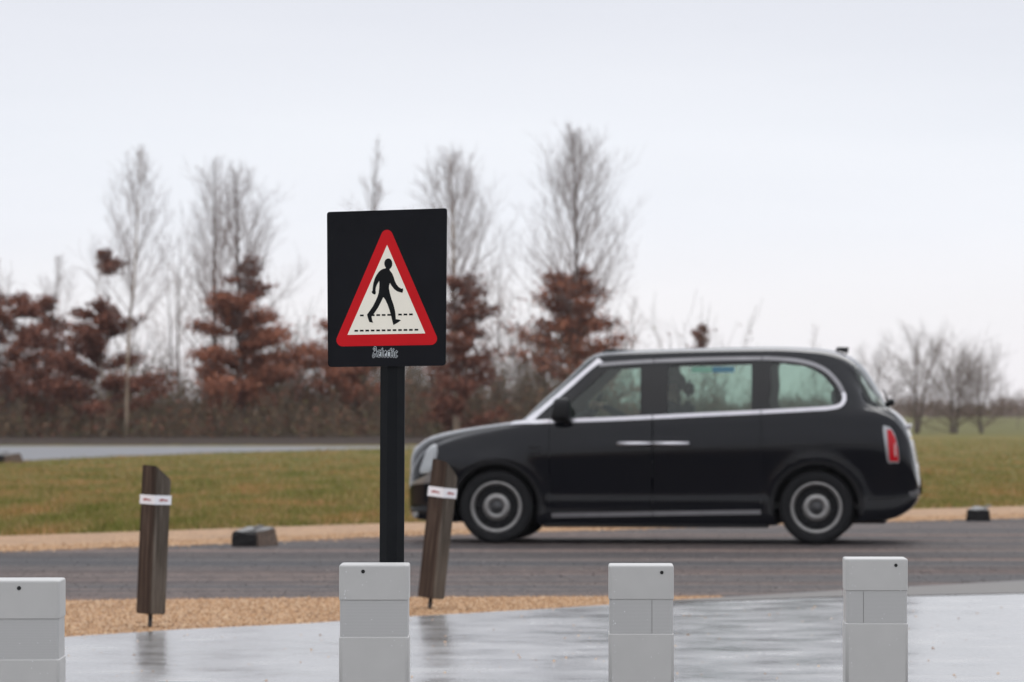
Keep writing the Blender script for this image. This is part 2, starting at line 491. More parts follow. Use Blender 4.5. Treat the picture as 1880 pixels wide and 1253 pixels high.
def stones():
    wt = line(wet_top); nx_ = line(near_edge)
    wx = np.array([p[0] for p in wt]); wy = np.array([p[1] for p in wt])
    ex = np.array([p[0] for p in nx_]); ey = np.array([p[1] for p in nx_])
    n = 42000
    X = rng.random(n)*5.0-3.6
    lo = np.interp(X, wx, wy); hi = np.interp(X, ex, ey)
    Y = lo + (hi-lo)*rng.random(n) + rng.normal(size=n)*0.06
    ok = (hi > lo) & (Y > lo-0.05)
    X, Y = X[ok], Y[ok]; n = len(X)
    s = 0.004+0.008*rng.random(n)**1.5
    # far strip, spilling over the road edge, and grit washed on to the paving
    fx = np.array([p[0] for p in fe]); fy = np.array([p[1] for p in fe])
    n2 = 26000
    X2 = rng.random(n2)*15-6.5
    Y2 = np.interp(X2, fx, fy)+rng.normal(size=n2)*.45+.25
    n3 = 420
    Y3 = 17+11*rng.random(n3); X3 = (rng.random(n3)*2000-60-HX)/F*Y3
    keep = Y3 < np.interp(X3, [p[0] for p in wl], [p[1] for p in wl])-.1
    X3, Y3 = X3[keep], Y3[keep]
    X = np.concatenate([X, X2, X3]); Y = np.concatenate([Y, Y2, Y3])
    s = np.concatenate([s, .005+.010*rng.random(n2), .0025+.006*rng.random(len(X3))**2])
    Z = np.concatenate([np.full(n+n2, .003), np.full(len(X3), .009)])
    n = len(X)
    base = np.array([[1, 0, 0], [0, 1, 0], [-1, 0, 0], [0, -1, 0], [0.2, 0.1, 0.9]])
    fc = np.array([[0, 1, 4], [1, 2, 4], [2, 3, 4], [3, 0, 4]])
    a = rng.random(n)*2*PI
    ca, sa = np.cos(a), np.sin(a)
    V = np.empty((n, 5, 3), np.float32)
    for k in range(5):
        bx, by, bz = base[k]*1.0
        j = 1+0.3*rng.normal(size=n)
        V[:, k, 0] = X+(bx*ca-by*sa)*s*j
        V[:, k, 1] = Y+(bx*sa+by*ca)*s*j
        V[:, k, 2] = Z+bz*s
    idx = (np.arange(n)[:, None, None]*5+fc[None]).astype(np.int32)
    me = bpy.data.meshes.new('gravel')
    me.vertices.add(n*5); me.vertices.foreach_set('co', V.ravel())
    me.loops.add(n*12); me.loops.foreach_set('vertex_index', idx.ravel())
    me.polygons.add(n*4); me.polygons.foreach_set('loop_start', np.arange(0, n*12, 3, dtype=np.int32))
    me.update(calc_edges=True)
    mat = island_mat('gravel_stones', [(0.0, (0.14, 0.070, 0.033)), (0.35, (0.31, 0.172, 0.085)), (0.7, (0.43, 0.255, 0.135)), (1.0, (0.55, 0.40, 0.26))], 0.7)
    o = link('gravel', me, mat)
    tag(o, 'loose tan gravel stones between road and wet paving', 'gravel', kind='stuff')
stones()

# ================================================================== BOLLARDS
M['bollard'] = simple('grey_bollard_paint', (0.435, 0.430, 0.418), 0.5, 0, 0.035, 9, bmp=0.02, spec=0.3)
def band_mat():
    m, nt, b = nodes_of('reflective_band')
    v = mapped(nt, 'obj')
    wv = N(nt, 'ShaderNodeTexWave', wave_type='BANDS', bands_direction='Z'); wv.inputs['Scale'].default_value = 75; nt.links.new(v, wv.inputs['Vector'])
    c = ramp(nt, wv.outputs['Fac'], [(0, (0.375, 0.373, 0.367)), (1, (0.43, 0.427, 0.42))])
    nt.links.new(c, b.inputs['Base Color']); b.inputs['Roughness'].default_value = 0.35
    b.inputs['Specular IOR Level'].default_value = 0.3
    return m
M['band'] = band_mat()
M['hole'] = simple('dark_hole', (0.006, 0.006, 0.006), 0.7)
M['seam'] = simple('seam_shadow_filler', (0.10, 0.095, 0.085), 0.7)
M['drop'] = glass_mat('water_drop', (0.95, 0.96, 0.97))
M['dropw'] = simple('wet_bead', (0.72, 0.73, 0.75), 0.08, 0, 0.05, 10, coat=1)

def rr_outline(w, d, r, n=8):
    P = []
    for cx, cy, a0 in ((w/2-r, d/2-r, 0), (-w/2+r, d/2-r, PI/2), (-w/2+r, -d/2+r, PI), (w/2-r, -d/2+r, 1.5*PI)):
        for k in range(n+1):
            a = a0+PI/2*k/n
            P.append((cx+r*math.cos(a), cy+r*math.sin(a)))
    return P

def loft_rr(levels, n=8, caps=True):
    """levels: (w, d, r, z)"""
    V, Fc = [], []
    for (w_, d_, r_, z) in levels:
        V += [(x, y, z) for x, y in rr_outline(w_, d_, r_, n)]
    m = 4*(n+1)
    for i in range(len(levels)-1):
        for k in range(m):
            k2 = (k+1) % m
            Fc.append((i*m+k, i*m+k2, (i+1)*m+k2, (i+1)*m+k))
    if caps:
        Fc.append(tuple(range(m-1, -1, -1)))
        Fc.append(tuple(range((len(levels)-1)*m, len(levels)*m)))
    return V, Fc

W_B = 0.20
def bead_mesh(pts, sizes, ydir=-1):
    V, Fc = [], []
    for (x, y, z), s in zip(pts, sizes):
        o = len(V)
        for j, (rr, hh) in enumerate(((1, 0), (0.8, 0.35), (0.4, 0.55))):
            for k in range(7):
                a = 2*PI*k/7
                V.append((x+rr*s*math.cos(a), y-hh*s, z+rr*s*1.15*math.sin(a)))
        V.append((x, y-0.6*s, z))
        for j in range(2):
            for k in range(7):
                k2 = (k+1) % 7
                Fc.append((o+j*7+k, o+j*7+k2, o+j*7+7+k2, o+j*7+7+k))
        for k in range(7):
            Fc.append((o+14+k, o+14+(k+1) % 7, o+21))
    return V, Fc

def bollard(px, top, width, hole_px, seam_px, capfrac, bandfrac, label, rot, beads):
    D = W_B*F/width
    x, y, ztop = at(px, top, D)
    root = empty('bollard', (x, y, 0), (0, 0, rot))
    tag(root, label, 'bollard', 'grey bollards standing in a row')
    z1 = ztop-capfrac*W_B; z2 = ztop-bandfrac*W_B
    w_ = W_B
    V, Fc = loft_rr([(w_, w_, .011, -0.05), (w_, w_, .011, z2-.004), (w_-.002, w_-.002, .0105, z2-.0012), (w_-.010, w_-.010, .009, z2)])
    weighted(new_obj('shaft', V, Fc, M['bollard'], root, True))
    V, Fc = loft_rr([(w_-.005, w_-.005, .011, z2-.002), (w_-.005, w_-.005, .011, z1+.003)], caps=False)
    bo = new_obj('reflective_band', V, Fc, M['band'], root, False)
    bo.data.polygons.foreach_set('use_smooth', [True]*len(bo.data.polygons))
    weighted(bo)
    V, Fc = loft_rr([(w_-.010, w_-.010, .010, z1), (w_-.002, w_-.002, .0125, z1+.0012), (w_, w_, .013, z1+.003), (w_, w_, .013, ztop-.0065), (w_-.0015, w_-.0015, .0125, ztop-.0035), (w_-.005, w_-.005, .0115, ztop-.001), (w_-.011, w_-.011, .010, ztop)])
    weighted(new_obj('cap', V, Fc, M['bollard'], root, True))
    for nm in ('shaft', 'cap'):
        pass
    # screw hole
    hx = (hole_px[0]-px)/F*D; hz = EYE+(HY-hole_px[1])/F*D
    bm = bmesh.new()
    bmesh.ops.create_cone(bm, cap_ends=True, segments=20, radius1=.0055, radius2=.0055, depth=.004, matrix=Matrix.Translation((hx, -w_/2+.001, hz)) @ Matrix.Rotation(PI/2, 4, 'X'))
    bm_obj('screw_hole', bm, M['hole'], root)
    if seam_px is not None:
        sx = (seam_px-px)/F*D
        bm = box_bm(sx-.0006, sx+.0006, -w_/2+.0020, -w_/2+.006, z2+.001, z1-.001)
        bm_obj('band_seam', bm, M['seam'], root)
    if beads:
        pts, sz = [], []
        r_ = random.Random(px)
        for k in range(beads):
            side = r_.random() < .45
            bx = (-w_/2+.012+r_.random()*.012) if side else r_.uniform(-w_/2+.02, w_/2-.02)
            bz = r_.uniform(z2-.15, ztop-.02)
            off = .0025 if z2 < bz < z1 else 0
            pts.append((bx, -w_/2+off, bz)); sz.append(r_.uniform(.0006, .0014))
        V, Fc = bead_mesh(pts, sz)
        o = new_obj('water_beads', V, Fc, M['dropw'], root, True)
        o['kind'] = 'stuff'
bollard(46.5, 1063, 139, (42, 1077), None, .51, 1.03, 'grey square bollard cut off by the left edge of the photo', 0.02, 26)
bollard(688.5, 1035, 127, (669, 1047), None, .51, 1.03, 'grey square bollard standing directly in front of the black sign pole', 0.0, 26)
bollard(1176.5, 1036, 119, (1214, 1049), 1196, .525, 1.045, 'grey bollard below the taxi doors with a seam right of centre in its band', -0.02, 30)
bollard(1606, 1024, 114, (1641, 1036), 1582, .515, 1.03, 'grey bollard furthest right, below the taxi rear wheel, with a seam left of centre', -0.03, 30)

# ================================================================== SIGN
M['sign_black'] = simple('sign_black', (0.0075, 0.0080, 0.0105), 0.42, 0, 0.12, 9, bmp=0.02, spec=0.10)
M['pole_black'] = simple('pole_black', (0.0075, 0.0085, 0.0100), 0.45, 0, 0.12, 9, bmp=0.03, spec=0.10)
M['sign_red'] = simple('sign_red', (0.53, 0.012, 0.017), 0.42, 0, 0.05, 9, spec=0.08)
M['sign_cream'] = simple('sign_cream', (0.84, 0.795, 0.69), 0.45, 0, 0.02, 9, spec=0.1)
M['sign_ink'] = simple('sign_ink', (0.007, 0.008, 0.009), 0.45, 0, 0.05, 9, spec=0.1)
M['sign_white'] = simple('sign_white', (0.52, 0.56, 0.58), 0.45, 0, 0.02, 9)
SD = 13.05
sroot = empty('pedestrian_crossing_sign', (*at(720, 1035, SD)[:2], 0))
tag(sroot, 'black pedestrian crossing warning sign with red triangle on a black pole', 'road sign')
SX0 = at(720, 1035, SD)[0]
def sp(px, py, dy=0.0):     # photo pixel -> sign local
    x, y, z = at(px, py, SD)
    return (x-SX0, dy, z)

def fillet(poly, r, n=7):
    out = []
    m = len(poly)
    for i in range(m):
        p0, p1, p2 = Vector(poly[i-1]), Vector(poly[i]), Vector(poly[(i+1) % m])
        rr = r[i] if isinstance(r, (list, tuple)) else r
        if rr <= 0:
            out.append(tuple(p1)); continue
        a = (p0-p1).normalized(); b = (p2-p1).normalized()
        ang = a.angle(b)
        d = rr/math.tan(ang/2)
        s = p1+a*d; e = p1+b*d
        c = p1+(a+b).normalized()*(rr/math.sin(ang/2))
        a0 = math.atan2(s.y-c.y, s.x-c.x); a1 = math.atan2(e.y-c.y, e.x-c.x)
        da = (a1-a0+PI) % (2*PI)-PI
        for k in range(n+1):
            t = a0+da*k/n
            out.append((c.x+rr*math.cos(t), c.y+rr*math.sin(t)))
    return out

def plate(name, polys_px, yf, th, mat, parent, union=False):
    """extruded flat shapes, pixel outlines, front face at yf, thickness th (backwards)"""
    V, Fc = [], []
    if union:      # overlapping pen strokes become one flat outline
        pts, fcs = [], []
        for poly in polys_px:
            o = len(pts); pts += [Vector((p[0], p[1])) for p in poly]; fcs.append(list(range(o, o+len(poly))))
        r = geometry.delaunay_2d_cdt(pts, [], fcs, 1, 1e-5)
        V = [sp(v.x, v.y, yf) for v in r[0]]; n = len(V)
        V += [sp(v.x, v.y, yf+th) for v in r[0]]
        ec = {}
        for f in r[2]:
            Fc.append(tuple(f)); Fc.append(tuple(n+i for i in reversed(f)))
            for k in range(len(f)): ec[(f[k], f[(k+1) % len(f)])] = 1
        for a, b in ec:
            if (b, a) not in ec: Fc.append((a, b, n+b, n+a))
        polys_px = []
    for poly in polys_px:
        n = len(poly); o = len(V)
        pts2 = [Vector((p[0], p[1])) for p in poly]
        tris = geometry.tessellate_polygon([[Vector((p.x, p.y, 0)) for p in pts2]])
        V += [sp(p.x, p.y, yf) for p in pts2]
        V += [sp(p.x, p.y, yf+th) for p in pts2]
        for t in tris:
            Fc.append(tuple(o+i for i in t)); Fc.append(tuple(o+n+i for i in reversed(t)))
        for k in range(n):
            k2 = (k+1) % n
            Fc.append((o+k, o+k2, o+n+k2, o+n+k))
    bm = bmesh.new()
    me = bpy.data.meshes.new('tmp'); me.from_pydata(V, [], Fc); bm.from_mesh(me); bpy.data.meshes.remove(me)
    return bm_obj(name, bm, mat, parent)

panel = fillet([(600, 389.5), (821, 382.5), (818.5, 671.8), (602, 674.5)], [5, 5, 7, 7])
plate('sign_panel', [panel], 0.0, .010, M['sign_black'], sroot)
rim_in = fillet([(603, 392.5), (818, 385.8), (815.6, 669), (604.8, 671.6)], [4, 4, 6, 6])
# faint raised edge of the panel
def ring(name, outer, inner, yf, th, mat, parent):
    n = len(outer)
    V = [sp(*p, yf) for p in outer]+[sp(*p, yf) for p in inner]+[sp(*p, yf+th) for p in outer]+[sp(*p, yf+th) for p in inner]
    Fc = []
    for k in range(n):
        k2 = (k+1) % n
        Fc += [(k, k2, n+k2, n+k), (k, 2*n+k, 2*n+k2, k2), (n+k, n+k2, 3*n+k2, 3*n+k)]
    return new_obj(name, V, Fc, mat, parent)
ring('panel_edge', panel, rim_in, -.0008, .002, M['sign_black'], sroot)
def z1p(x, y): return (560+x/3.6867, 360+y/3.6867)
def z2p(x, y): return (630+x/8.356, 465+y/8.353)
red = fillet([z1p(554, 170), z1p(915, 1008), z1p(190, 1020)], [10.5, 11.5, 11.5], 12)
plate('red_triangle', [red], -.0008, .0012, M['sign_red'], sroot)
plate('cream_triangle', [[z1p(555, 332), z1p(814, 931), z1p(287, 941)]], -.0014, .0012, M['sign_cream'], sroot)
man = [(690,82),(668,88),(645,108),(632,140),(631,170),(640,202),(655,225),(648,235),(610,242),(575,262),(545,290),(510,340),(485,390),(465,455),(455,520),(450,575),(435,598),(452,622),(478,636),(495,632),(502,605),(496,575),(500,535),(515,490),(553,425),(556,470),(553,540),(545,605),(530,660),(500,730),(460,810),(410,885),(366,945),(380,1000),(402,1058),(462,1068),(447,1040),(436,975),(475,925),(530,845),(580,750),(615,675),(645,712),(680,785),(710,870),(735,960),(755,1045),(770,1104),(830,1072),(887,1032),(858,1020),(808,1014),(805,960),(795,880),(775,800),(745,715),(718,620),(702,540),(705,495),(718,458),(745,505),(785,555),(830,588),(908,610),(920,575),(918,542),(893,546),(850,520),(815,475),(790,420),(775,370),(750,310),(715,265),(712,248),(735,225),(750,195),(754,165),(748,125),(730,98),(710,84)]
plate('pedestrian_symbol', [[z2p(*p) for p in man]], -.0019, .0008, M['sign_ink'], sroot)
def dash(x0, x1, yc, h=27): return [z2p(x0, yc-h/2), z2p(x1, yc-h/2-.3), z2p(x1, yc+h/2-.3), z2p(x0, yc+h/2)]
dl = [dash(259, 315, 957), dash(445, 482, 953), dash(510, 566, 951), dash(593, 649, 950), dash(677, 740, 948), dash(845, 900, 944), dash(928, 983, 942.5), dash(1012, 1068, 941)]
for k in range(12):
    x0 = 174+83.8*k
    dl.append(dash(x0, x0+55, 1192-1.4*k))
plate('dashed_lines', dl, -.00188, .0008, M['sign_ink'], sroot)

# blackletter maker's mark, written with a broad nib
def nib(stroke, wd, ang=math.radians(42), th=0.03):
    dx, dy = math.cos(ang)*wd/2, math.sin(ang)*wd/2
    ex, ey = -math.sin(ang)*th/2, math.cos(ang)*th/2
    polys = []
    for (a, b) in zip(stroke[:-1], stroke[1:]):
        pts = []
        for p in (a, b):
            for s1 in (-1, 1):
                for s2 in (-1, 1):
                    pts.append(Vector((p[0]+s1*dx+s2*ex, p[1]+s1*dy+s2*ey)))
        hull = geometry.convex_hull_2d(pts)
        polys.append([pts[i] for i in hull])
    return polys
GLY = {
 'A': (.62, [[(.12,.86),(.22,1.02),(.36,1.0),(.40,.82)], [(.38,.95),(.42,.2),(.54,.06)], [(.12,.86),(.2,.74)], [(.34,.62),(.16,.48),(.10,.22),(.0,.10)], [(.0,.10),(.10,-.06),(.2,.0)], [(.16,.40),(.40,.40)]]),
 'z': (.42, [[(.04,.60),(.14,.66),(.34,.60)], [(.34,.60),(.08,.10)], [(.06,.08),(.2,.02),(.36,.08)], [(.12,.34),(.3,.34)]]),
 't': (.36, [[(.18,.90),(.12,.80),(.12,.14),(.2,.03),(.30,.10)], [(.0,.62),(.28,.64)]]),
 'e': (.38, [[(.10,.56),(.08,.12),(.18,.0),(.32,.12)], [(.10,.56),(.22,.66),(.30,.46),(.12,.30)]]),
 'c': (.38, [[(.10,.54),(.08,.12),(.18,.0),(.32,.10)], [(.10,.54),(.22,.66),(.32,.56)]]),
 'i': (.30, [[(.04,.56),(.12,.60),(.12,.12),(.20,.02),(.26,.10)], [(.12,.86),(.16,.82)]]),
}
def mark():
    out_w, out_b = [], []
    x = 0.0
    for ch in 'Aztectic':
        adv, st = GLY[ch]
        for s in st:
            s2 = [(x+a, b) for a, b in s]
            out_w += nib(s2, .20, th=.13); out_b += nib(s2, .105, th=.05)
        x += adv
    W = x
    def tr(polys):
        return [[(684.5+p.x/W*45.5, 655.2-p.y*17.0 + p.x/W*1.2) for p in poly] for poly in polys]
    plate('lettering_outline', tr(out_w), -.0006, .0006, M['sign_white'], sroot, True)
    plate('lettering', tr(out_b), -.0011, .0006, M['sign_ink'], sroot, True)
mark()
# rain beads on the upper panel
def inside2(p, poly):
    x, y = p; c = False; j = len(poly)-1
    for i in range(len(poly)):
        xi, yi = poly[i]; xj, yj = poly[j]
        if (yi > y) != (yj > y) and x < (xj-xi)*(y-yi)/(yj-yi)+xi: c = not c
        j = i
    return c
pts, sz = [], []
rr_ = random.Random(3)
for k in range(150):
    px_, py_ = rr_.uniform(606, 815), 392+abs(rr_.gauss(0, 1))*38
    if py_ > 660 or inside2((px_, py_), red): continue
    q = sp(px_, py_, -.0006); pts.append(q); sz.append(rr_.uniform(.0008, .0020))
V, Fc = bead_mesh(pts, sz)
o = new_obj('rain_beads', V, Fc, M['sign_ink'], sroot, True); o['kind'] = 'stuff'
# octagonal pole, behind the panel
def pole():
    zt = sp(720, 560)[2]
    w_ = 45/F*SD
    prof = []
    for k in range(8):
        a = PI/8+k*PI/4
        prof.append((w_/2/math.cos(PI/8)*math.cos(a), .048+w_/2/math.cos(PI/8)*math.sin(a)))
    V = [(x-.0055*(1), y, -.05) for x, y in prof]+[(x+.0012, y, zt) for x, y in prof]
    Fc = [(k, (k+1) % 8, 8+(k+1) % 8, 8+k) for k in range(8)]+[tuple(range(7, -1, -1)), tuple(range(8, 16))]
    bm = bmesh.new(); me = bpy.data.meshes.new('t'); me.from_pydata(V, [], Fc); bm.from_mesh(me); bpy.data.meshes.remove(me)
    bm_obj('pole', bm, M['pole_black'], sroot)
    bm = box_bm(-.05, .05, .010, .016, sp(0, 470)[2]-.012, sp(0, 470)[2]+.012); bm_obj('bracket', bm, M['pole_black'], sroot)
    bm = box_bm(-.05, .05, .010, .016, sp(0, 620)[2]-.012, sp(0, 620)[2]+.012); bm_obj('bracket', bm, M['pole_black'], sroot)
pole()

# ================================================================== WOODEN POSTS AND BLOCKS
def wood_mat(name, lo, hi):
    m, nt, b = nodes_of(name)
    v = mapped(nt, 'obj', (1, 1, 0.045))
    n1 = noise(nt, v, 42, 6, 0.65)
    v2 = mapped(nt, 'obj', (1, 1, 0.12)); n2 = noise(nt, v2, 13, 4)
    c = ramp(nt, n1, [(0.28, tuple(x*0.5 for x in lo)), (0.5, lo), (0.72, hi)])
    c = mixc(nt, 0.8, c, ramp(nt, n2, [(0.35, (0.5, 0.46, 0.43)), (0.65, (1.35, 1.35, 1.35))]), 'MULTIPLY')
    nt.links.new(c, b.inputs['Base Color']); b.inputs['Roughness'].default_value = 0.7; b.inputs['Specular IOR Level'].default_value = 0.12
    bump(nt, b, n1, 0.4, 0.005)
    return m
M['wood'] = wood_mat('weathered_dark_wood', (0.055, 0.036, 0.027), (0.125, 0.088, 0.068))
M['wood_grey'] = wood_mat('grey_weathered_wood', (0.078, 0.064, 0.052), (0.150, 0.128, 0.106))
M['endgrain'] = simple('wet_end_grain', (0.026, 0.024, 0.018), 0.7, 0, 0.5, 30, bmp=0.4, spec=0.1)
M['steel'] = simple('rusty_pin', (0.05, 0.04, 0.035), 0.6, 0.4, 0.3, 30)
M['tape_white'] = simple('reflective_white', (0.78, 0.77, 0.80), 0.35, 0, 0.03, 20)
M['tape_red'] = simple('reflective_red', (0.40, 0.13, 0.13), 0.4, 0, 0.2, 60)

def timber_post(base_px, wpx, bot, top_l, top_m, top_r, edge, band, lean, label, yaw):
    """square timber post on a steel pin, top sawn off at a slant. pixel heights, edge = share of width of the left face"""
    x, D = gnd(*base_px)
    k = D/F
    root = empty('timber_post', (x, D, 0), (0, lean, 0))
    tag(root, label, 'post', 'timber posts along the gravel verge')
    w_ = wpx*k
    # diamond-ish plan: left corner, front corner, right corner, back corner
    e = (edge-.5)*w_
    plan = [(-w_/2, .03), (e, -.075), (w_/2, .015), (-e*0.6, .11)]
    zb = (base_px[1]-bot)*k
    zt = [(base_px[1]-t)*k for t in (top_l, top_m, top_r, (top_l+top_r)/2-6)]
    ch = []
    V = [(px_, py_, zb) for px_, py_ in plan]+[(plan[i][0], plan[i][1], zt[i]) for i in range(4)]
    Fc = [(3, 2, 1, 0), (0, 1, 5, 4), (1, 2, 6, 5), (2, 3, 7, 6), (3, 0, 4, 7), (4, 5, 7), (5, 6, 7)]
    bm = bmesh.new(); me = bpy.data.meshes.new('t'); me.from_pydata(V, [], Fc); bm.from_mesh(me); bpy.data.meshes.remove(me)
    bmesh.ops.bevel(bm, geom=[e_ for e_ in bm.edges], offset=.006, segments=2, affect='EDGES')
    bmesh.ops.recalc_face_normals(bm, faces=bm.faces[:])
    me = bpy.data.meshes.new('timber'); bm.to_mesh(me); bm.free()
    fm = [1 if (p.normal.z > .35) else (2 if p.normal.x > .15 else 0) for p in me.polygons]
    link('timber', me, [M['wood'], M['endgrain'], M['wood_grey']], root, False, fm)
    # reflective strips, one on each face
    b0 = (base_px[1]-band[1])*k; b1 = (base_px[1]-band[0])*k
    for (i, j) in ((0, 1), (1, 2)):
        A = Vector((*plan[i], 0)); B = Vector((*plan[j], 0))
        nrm = Vector(((B-A).y, -(B-A).x, 0)).normalized()
        if nrm.y > 0: nrm = -nrm
        def P(t, z, off): q = A.lerp(B, t)+nrm*off; return (q.x, q.y, z)
        t0, t1 = -.01, 1.01
        def slab(t0, t1, z0, z1, o0, o1):
            V = [P(t0, z0, o0), P(t1, z0, o0), P(t1, z1, o0), P(t0, z1, o0), P(t0, z0, o1), P(t1, z0, o1), P(t1, z1, o1), P(t0, z1, o1)]
            return V, [(4, 5, 6, 7), (0, 1, 5, 4), (1, 2, 6, 5), (2, 3, 7, 6), (3, 0, 4, 7), (3, 2, 1, 0)]
        V, Fc = slab(t0, t1, b0, b1, .001, .004)
        s = new_obj('reflector_strip', V, Fc, M['tape_white'], root)
        h = b1-b0
        V = [P(a, b0+h*c, .0065) for a, c in ((.20, .5), (.30, .36), (.52, .42), (.74, .36), (.80, .52), (.58, .58), (.40, .66))]
        new_obj('red_mark', V, [tuple(range(7))], M['tape_red'], s)
    bm = bmesh.new()
    bmesh.ops.create_cone(bm, cap_ends=True, segments=12, radius1=.013, radius2=.013, depth=zb+.12, matrix=Matrix.Translation((0, .01, (zb+.12)/2-.1)))
    bm_obj('steel_pin', bm, M['steel'], root, True)
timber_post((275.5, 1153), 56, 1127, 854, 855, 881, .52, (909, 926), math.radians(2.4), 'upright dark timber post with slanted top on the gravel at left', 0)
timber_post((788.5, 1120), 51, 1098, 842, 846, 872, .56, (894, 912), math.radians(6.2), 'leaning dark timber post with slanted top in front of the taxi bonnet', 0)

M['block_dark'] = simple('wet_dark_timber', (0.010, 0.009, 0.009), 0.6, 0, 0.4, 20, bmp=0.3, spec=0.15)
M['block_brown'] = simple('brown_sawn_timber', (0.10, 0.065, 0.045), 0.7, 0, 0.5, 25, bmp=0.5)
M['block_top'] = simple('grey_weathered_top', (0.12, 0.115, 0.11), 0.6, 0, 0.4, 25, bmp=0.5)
def timber_block(px0, px1, split, base, toppx, label, ridge=0):
    """lying length of timber, its dark sawn end towards the camera, tapering side running back"""
    x0, D = gnd(px0, base); k = D/F
    L = (split-px0)*k; Wd = (px1-px0)*k; H = (base-toppx)*k
    root = empty('timber_block', (x0, D, 0)); tag(root, label, 'timber block', 'timber blocks lying along the roads')
    # body: end face front, side face receding to the right
    V = [(0, 0, -.01), (L, -.02, -.01), (Wd, .45, -.01), (L*.3, .5, -.01),
         (.01, .03, H*.80), (L*.98, 0, H*.78), (Wd*.90, .42, H*.98), (L*.5, .5, H*1.0)]
    Fc = [(3, 2, 1, 0), (0, 1, 5, 4), (1, 2, 6, 5), (2, 3, 7, 6), (3, 0, 4, 7), (4, 5, 6, 7)]
    bm = bmesh.new(); me = bpy.data.meshes.new('t'); me.from_pydata(V, [], Fc); bm.from_mesh(me); bpy.data.meshes.remove(me)
    bmesh.ops.bevel(bm, geom=bm.edges[:], offset=H*.07, segments=2, affect='EDGES')
    bmesh.ops.subdivide_edges(bm, edges=bm.edges[:], cuts=2, use_grid_fill=True)
    for v in bm.verts:
        v.co += Vector((random.gauss(0, 1), random.gauss(0, 1), random.gauss(0, 1)))*H*.018
    bmesh.ops.recalc_face_normals(bm, faces=bm.faces[:])
    me = bpy.data.meshes.new('timber'); bm.to_mesh(me); bm.free()
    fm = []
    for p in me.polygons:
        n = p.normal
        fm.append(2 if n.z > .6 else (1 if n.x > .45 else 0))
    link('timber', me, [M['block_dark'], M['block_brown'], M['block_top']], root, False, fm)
    # splintered scrap / broken bracket on top
    V, Fc = tube_points([(L*.75, .12, H*.80), (L*.95, .2, H*1.02), (L*1.15, .25, H*1.06)], [H*.07, H*.09, H*.05], 6)
    new_obj('splinter', V, Fc, M['block_top'], root)
timber_block(424, 508, 473, 1004, 969, 'dark sawn timber block lying on the far gravel edge beside the left post')
timber_block(1773, 1822, 1818, 957, 931, 'small dark timber block on the gravel edge behind the taxi at right')
timber_block(-32, 42, 8, 851, 832, 'grey timber block beside the far track, cut by the left edge')

# ================================================================== TAXI
YAW = math.radians(6.3)
cY, sY = math.cos(YAW), math.sin(YAW)
UF, UR, YW = 0.88, 3.865, -0.90
DF = F*EYE/(998.5-HY); XF = (911-HX)/F*DF

def carinv(px, py, yl):
    p = (px-HX)/F; b = yl-YW
    t = (p*(DF+cY*b)-XF-sY*b)/(cY+sY*p)
    D = DF-sY*t+cY*b
    return (UF+t, EYE+(HY-py)/F*D)

def yside(z):     # rough half width at height z, only for reading positions off the photo
    return -np.interp(z, [0, .3, .75, 1.1, 1.4, 1.65, 1.8], [.92, .935, .935, .90, .84, .77, .70])
def side(px, py):
    z = 1.0
    for _ in range(3):
        u, z = carinv(px, py, float(yside(z)))
    return (u, z)

taxi = empty('taxi', (XF, DF, 0), (0, 0, -YAW))
tag(taxi, 'black high-roofed taxi cab with chrome window trim on the road', 'taxi')
# local frame of the parts: (u-UF, y-YW, z)
def loc(u, y, z): return (u-UF, y-YW, z)

top_px = [(757, 850), (764, 829), (778, 813), (800, 801), (850, 789), (930, 777), (966, 772.5), (1000, 739.5), (1050, 695), (1076, 669), (1094, 654), (1108, 648.5), (1130, 646), (1200, 642.5), (1300, 639.5), (1420, 637.5), (1500, 640), (1535, 645), (1562, 655), (1585, 673), (1606, 703), (1622, 731), (1633, 750), (1652, 763), (1667, 784), (1675, 828)]
ZT = [carinv(px, py, 0) for px, py in top_px]
ULEN = 4.815
du0 = ZT[0][0]
ztx = [-0.02, 0.0]+[u for u, z in ZT]+[4.80, ULEN]
zty = [0.585, 0.62]+[z for u, z in ZT]+[0.70, 0.60]
# keep strictly increasing u
tx, ty = [ztx[0]], [zty[0]]
for a, b in zip(ztx[1:], zty[1:]):
    if a > tx[-1]+.004: tx.append(a); ty.append(b)
f_zt = pchip(tx, ty)
f_zb = pchip([0, .03, .10, .3, 1.2, 3.5, 4.3, 4.56, 4.70, 4.775, ULEN], [.34, .27, .22, .20, .17, .17, .205, .235, .30, .37, .45])
f_wl = pchip([0, .02, .05, .10, .2, .35, .6, 1.0, 2.2, 3.6, 4.2, 4.43, 4.57, 4.67, 4.745, 4.79, ULEN], [.46, .60, .69, .765, .845, .893, .92, .933, .937, .937, .93, .912, .88, .835, .77, .69, .56])
f_zs = pchip([0, .03, .06, .1, .2, .35, .6, .9, 1.15, 2.0, 3.0, 4.0, 4.35, 4.54, 4.64, 4.72, 4.775, ULEN], [.53, .60, .67, .735, .845, .915, .99, 1.05, 1.095, 1.15, 1.20, 1.235, 1.225, 1.17, 1.08, .95, .74, .55])
f_wb = pchip([0, .02, .05, .10, .2, .35, .6, 1.0, 2.2, 3.6, 4.2, 4.43, 4.57, 4.67, 4.745, 4.79, ULEN], [.44, .58, .66, .735, .81, .855, .88, .898, .903, .903, .893, .872, .84, .79, .72, .63, .52])
rail_px = [(966, 776), (1000, 746), (1050, 702), (1095, 662), (1120, 657), (1200, 653.5), (1300, 650.5), (1420, 649), (1500, 654), (1535, 664), (1558, 682), (1576, 706), (1592, 735)]
RL = [side(*p) for p in rail_px]
rx = [0, .03, .06, .1, .2, .35, .6, .9]+[u for u, z in RL]+[4.56, 4.635, 4.715, 4.775, ULEN]
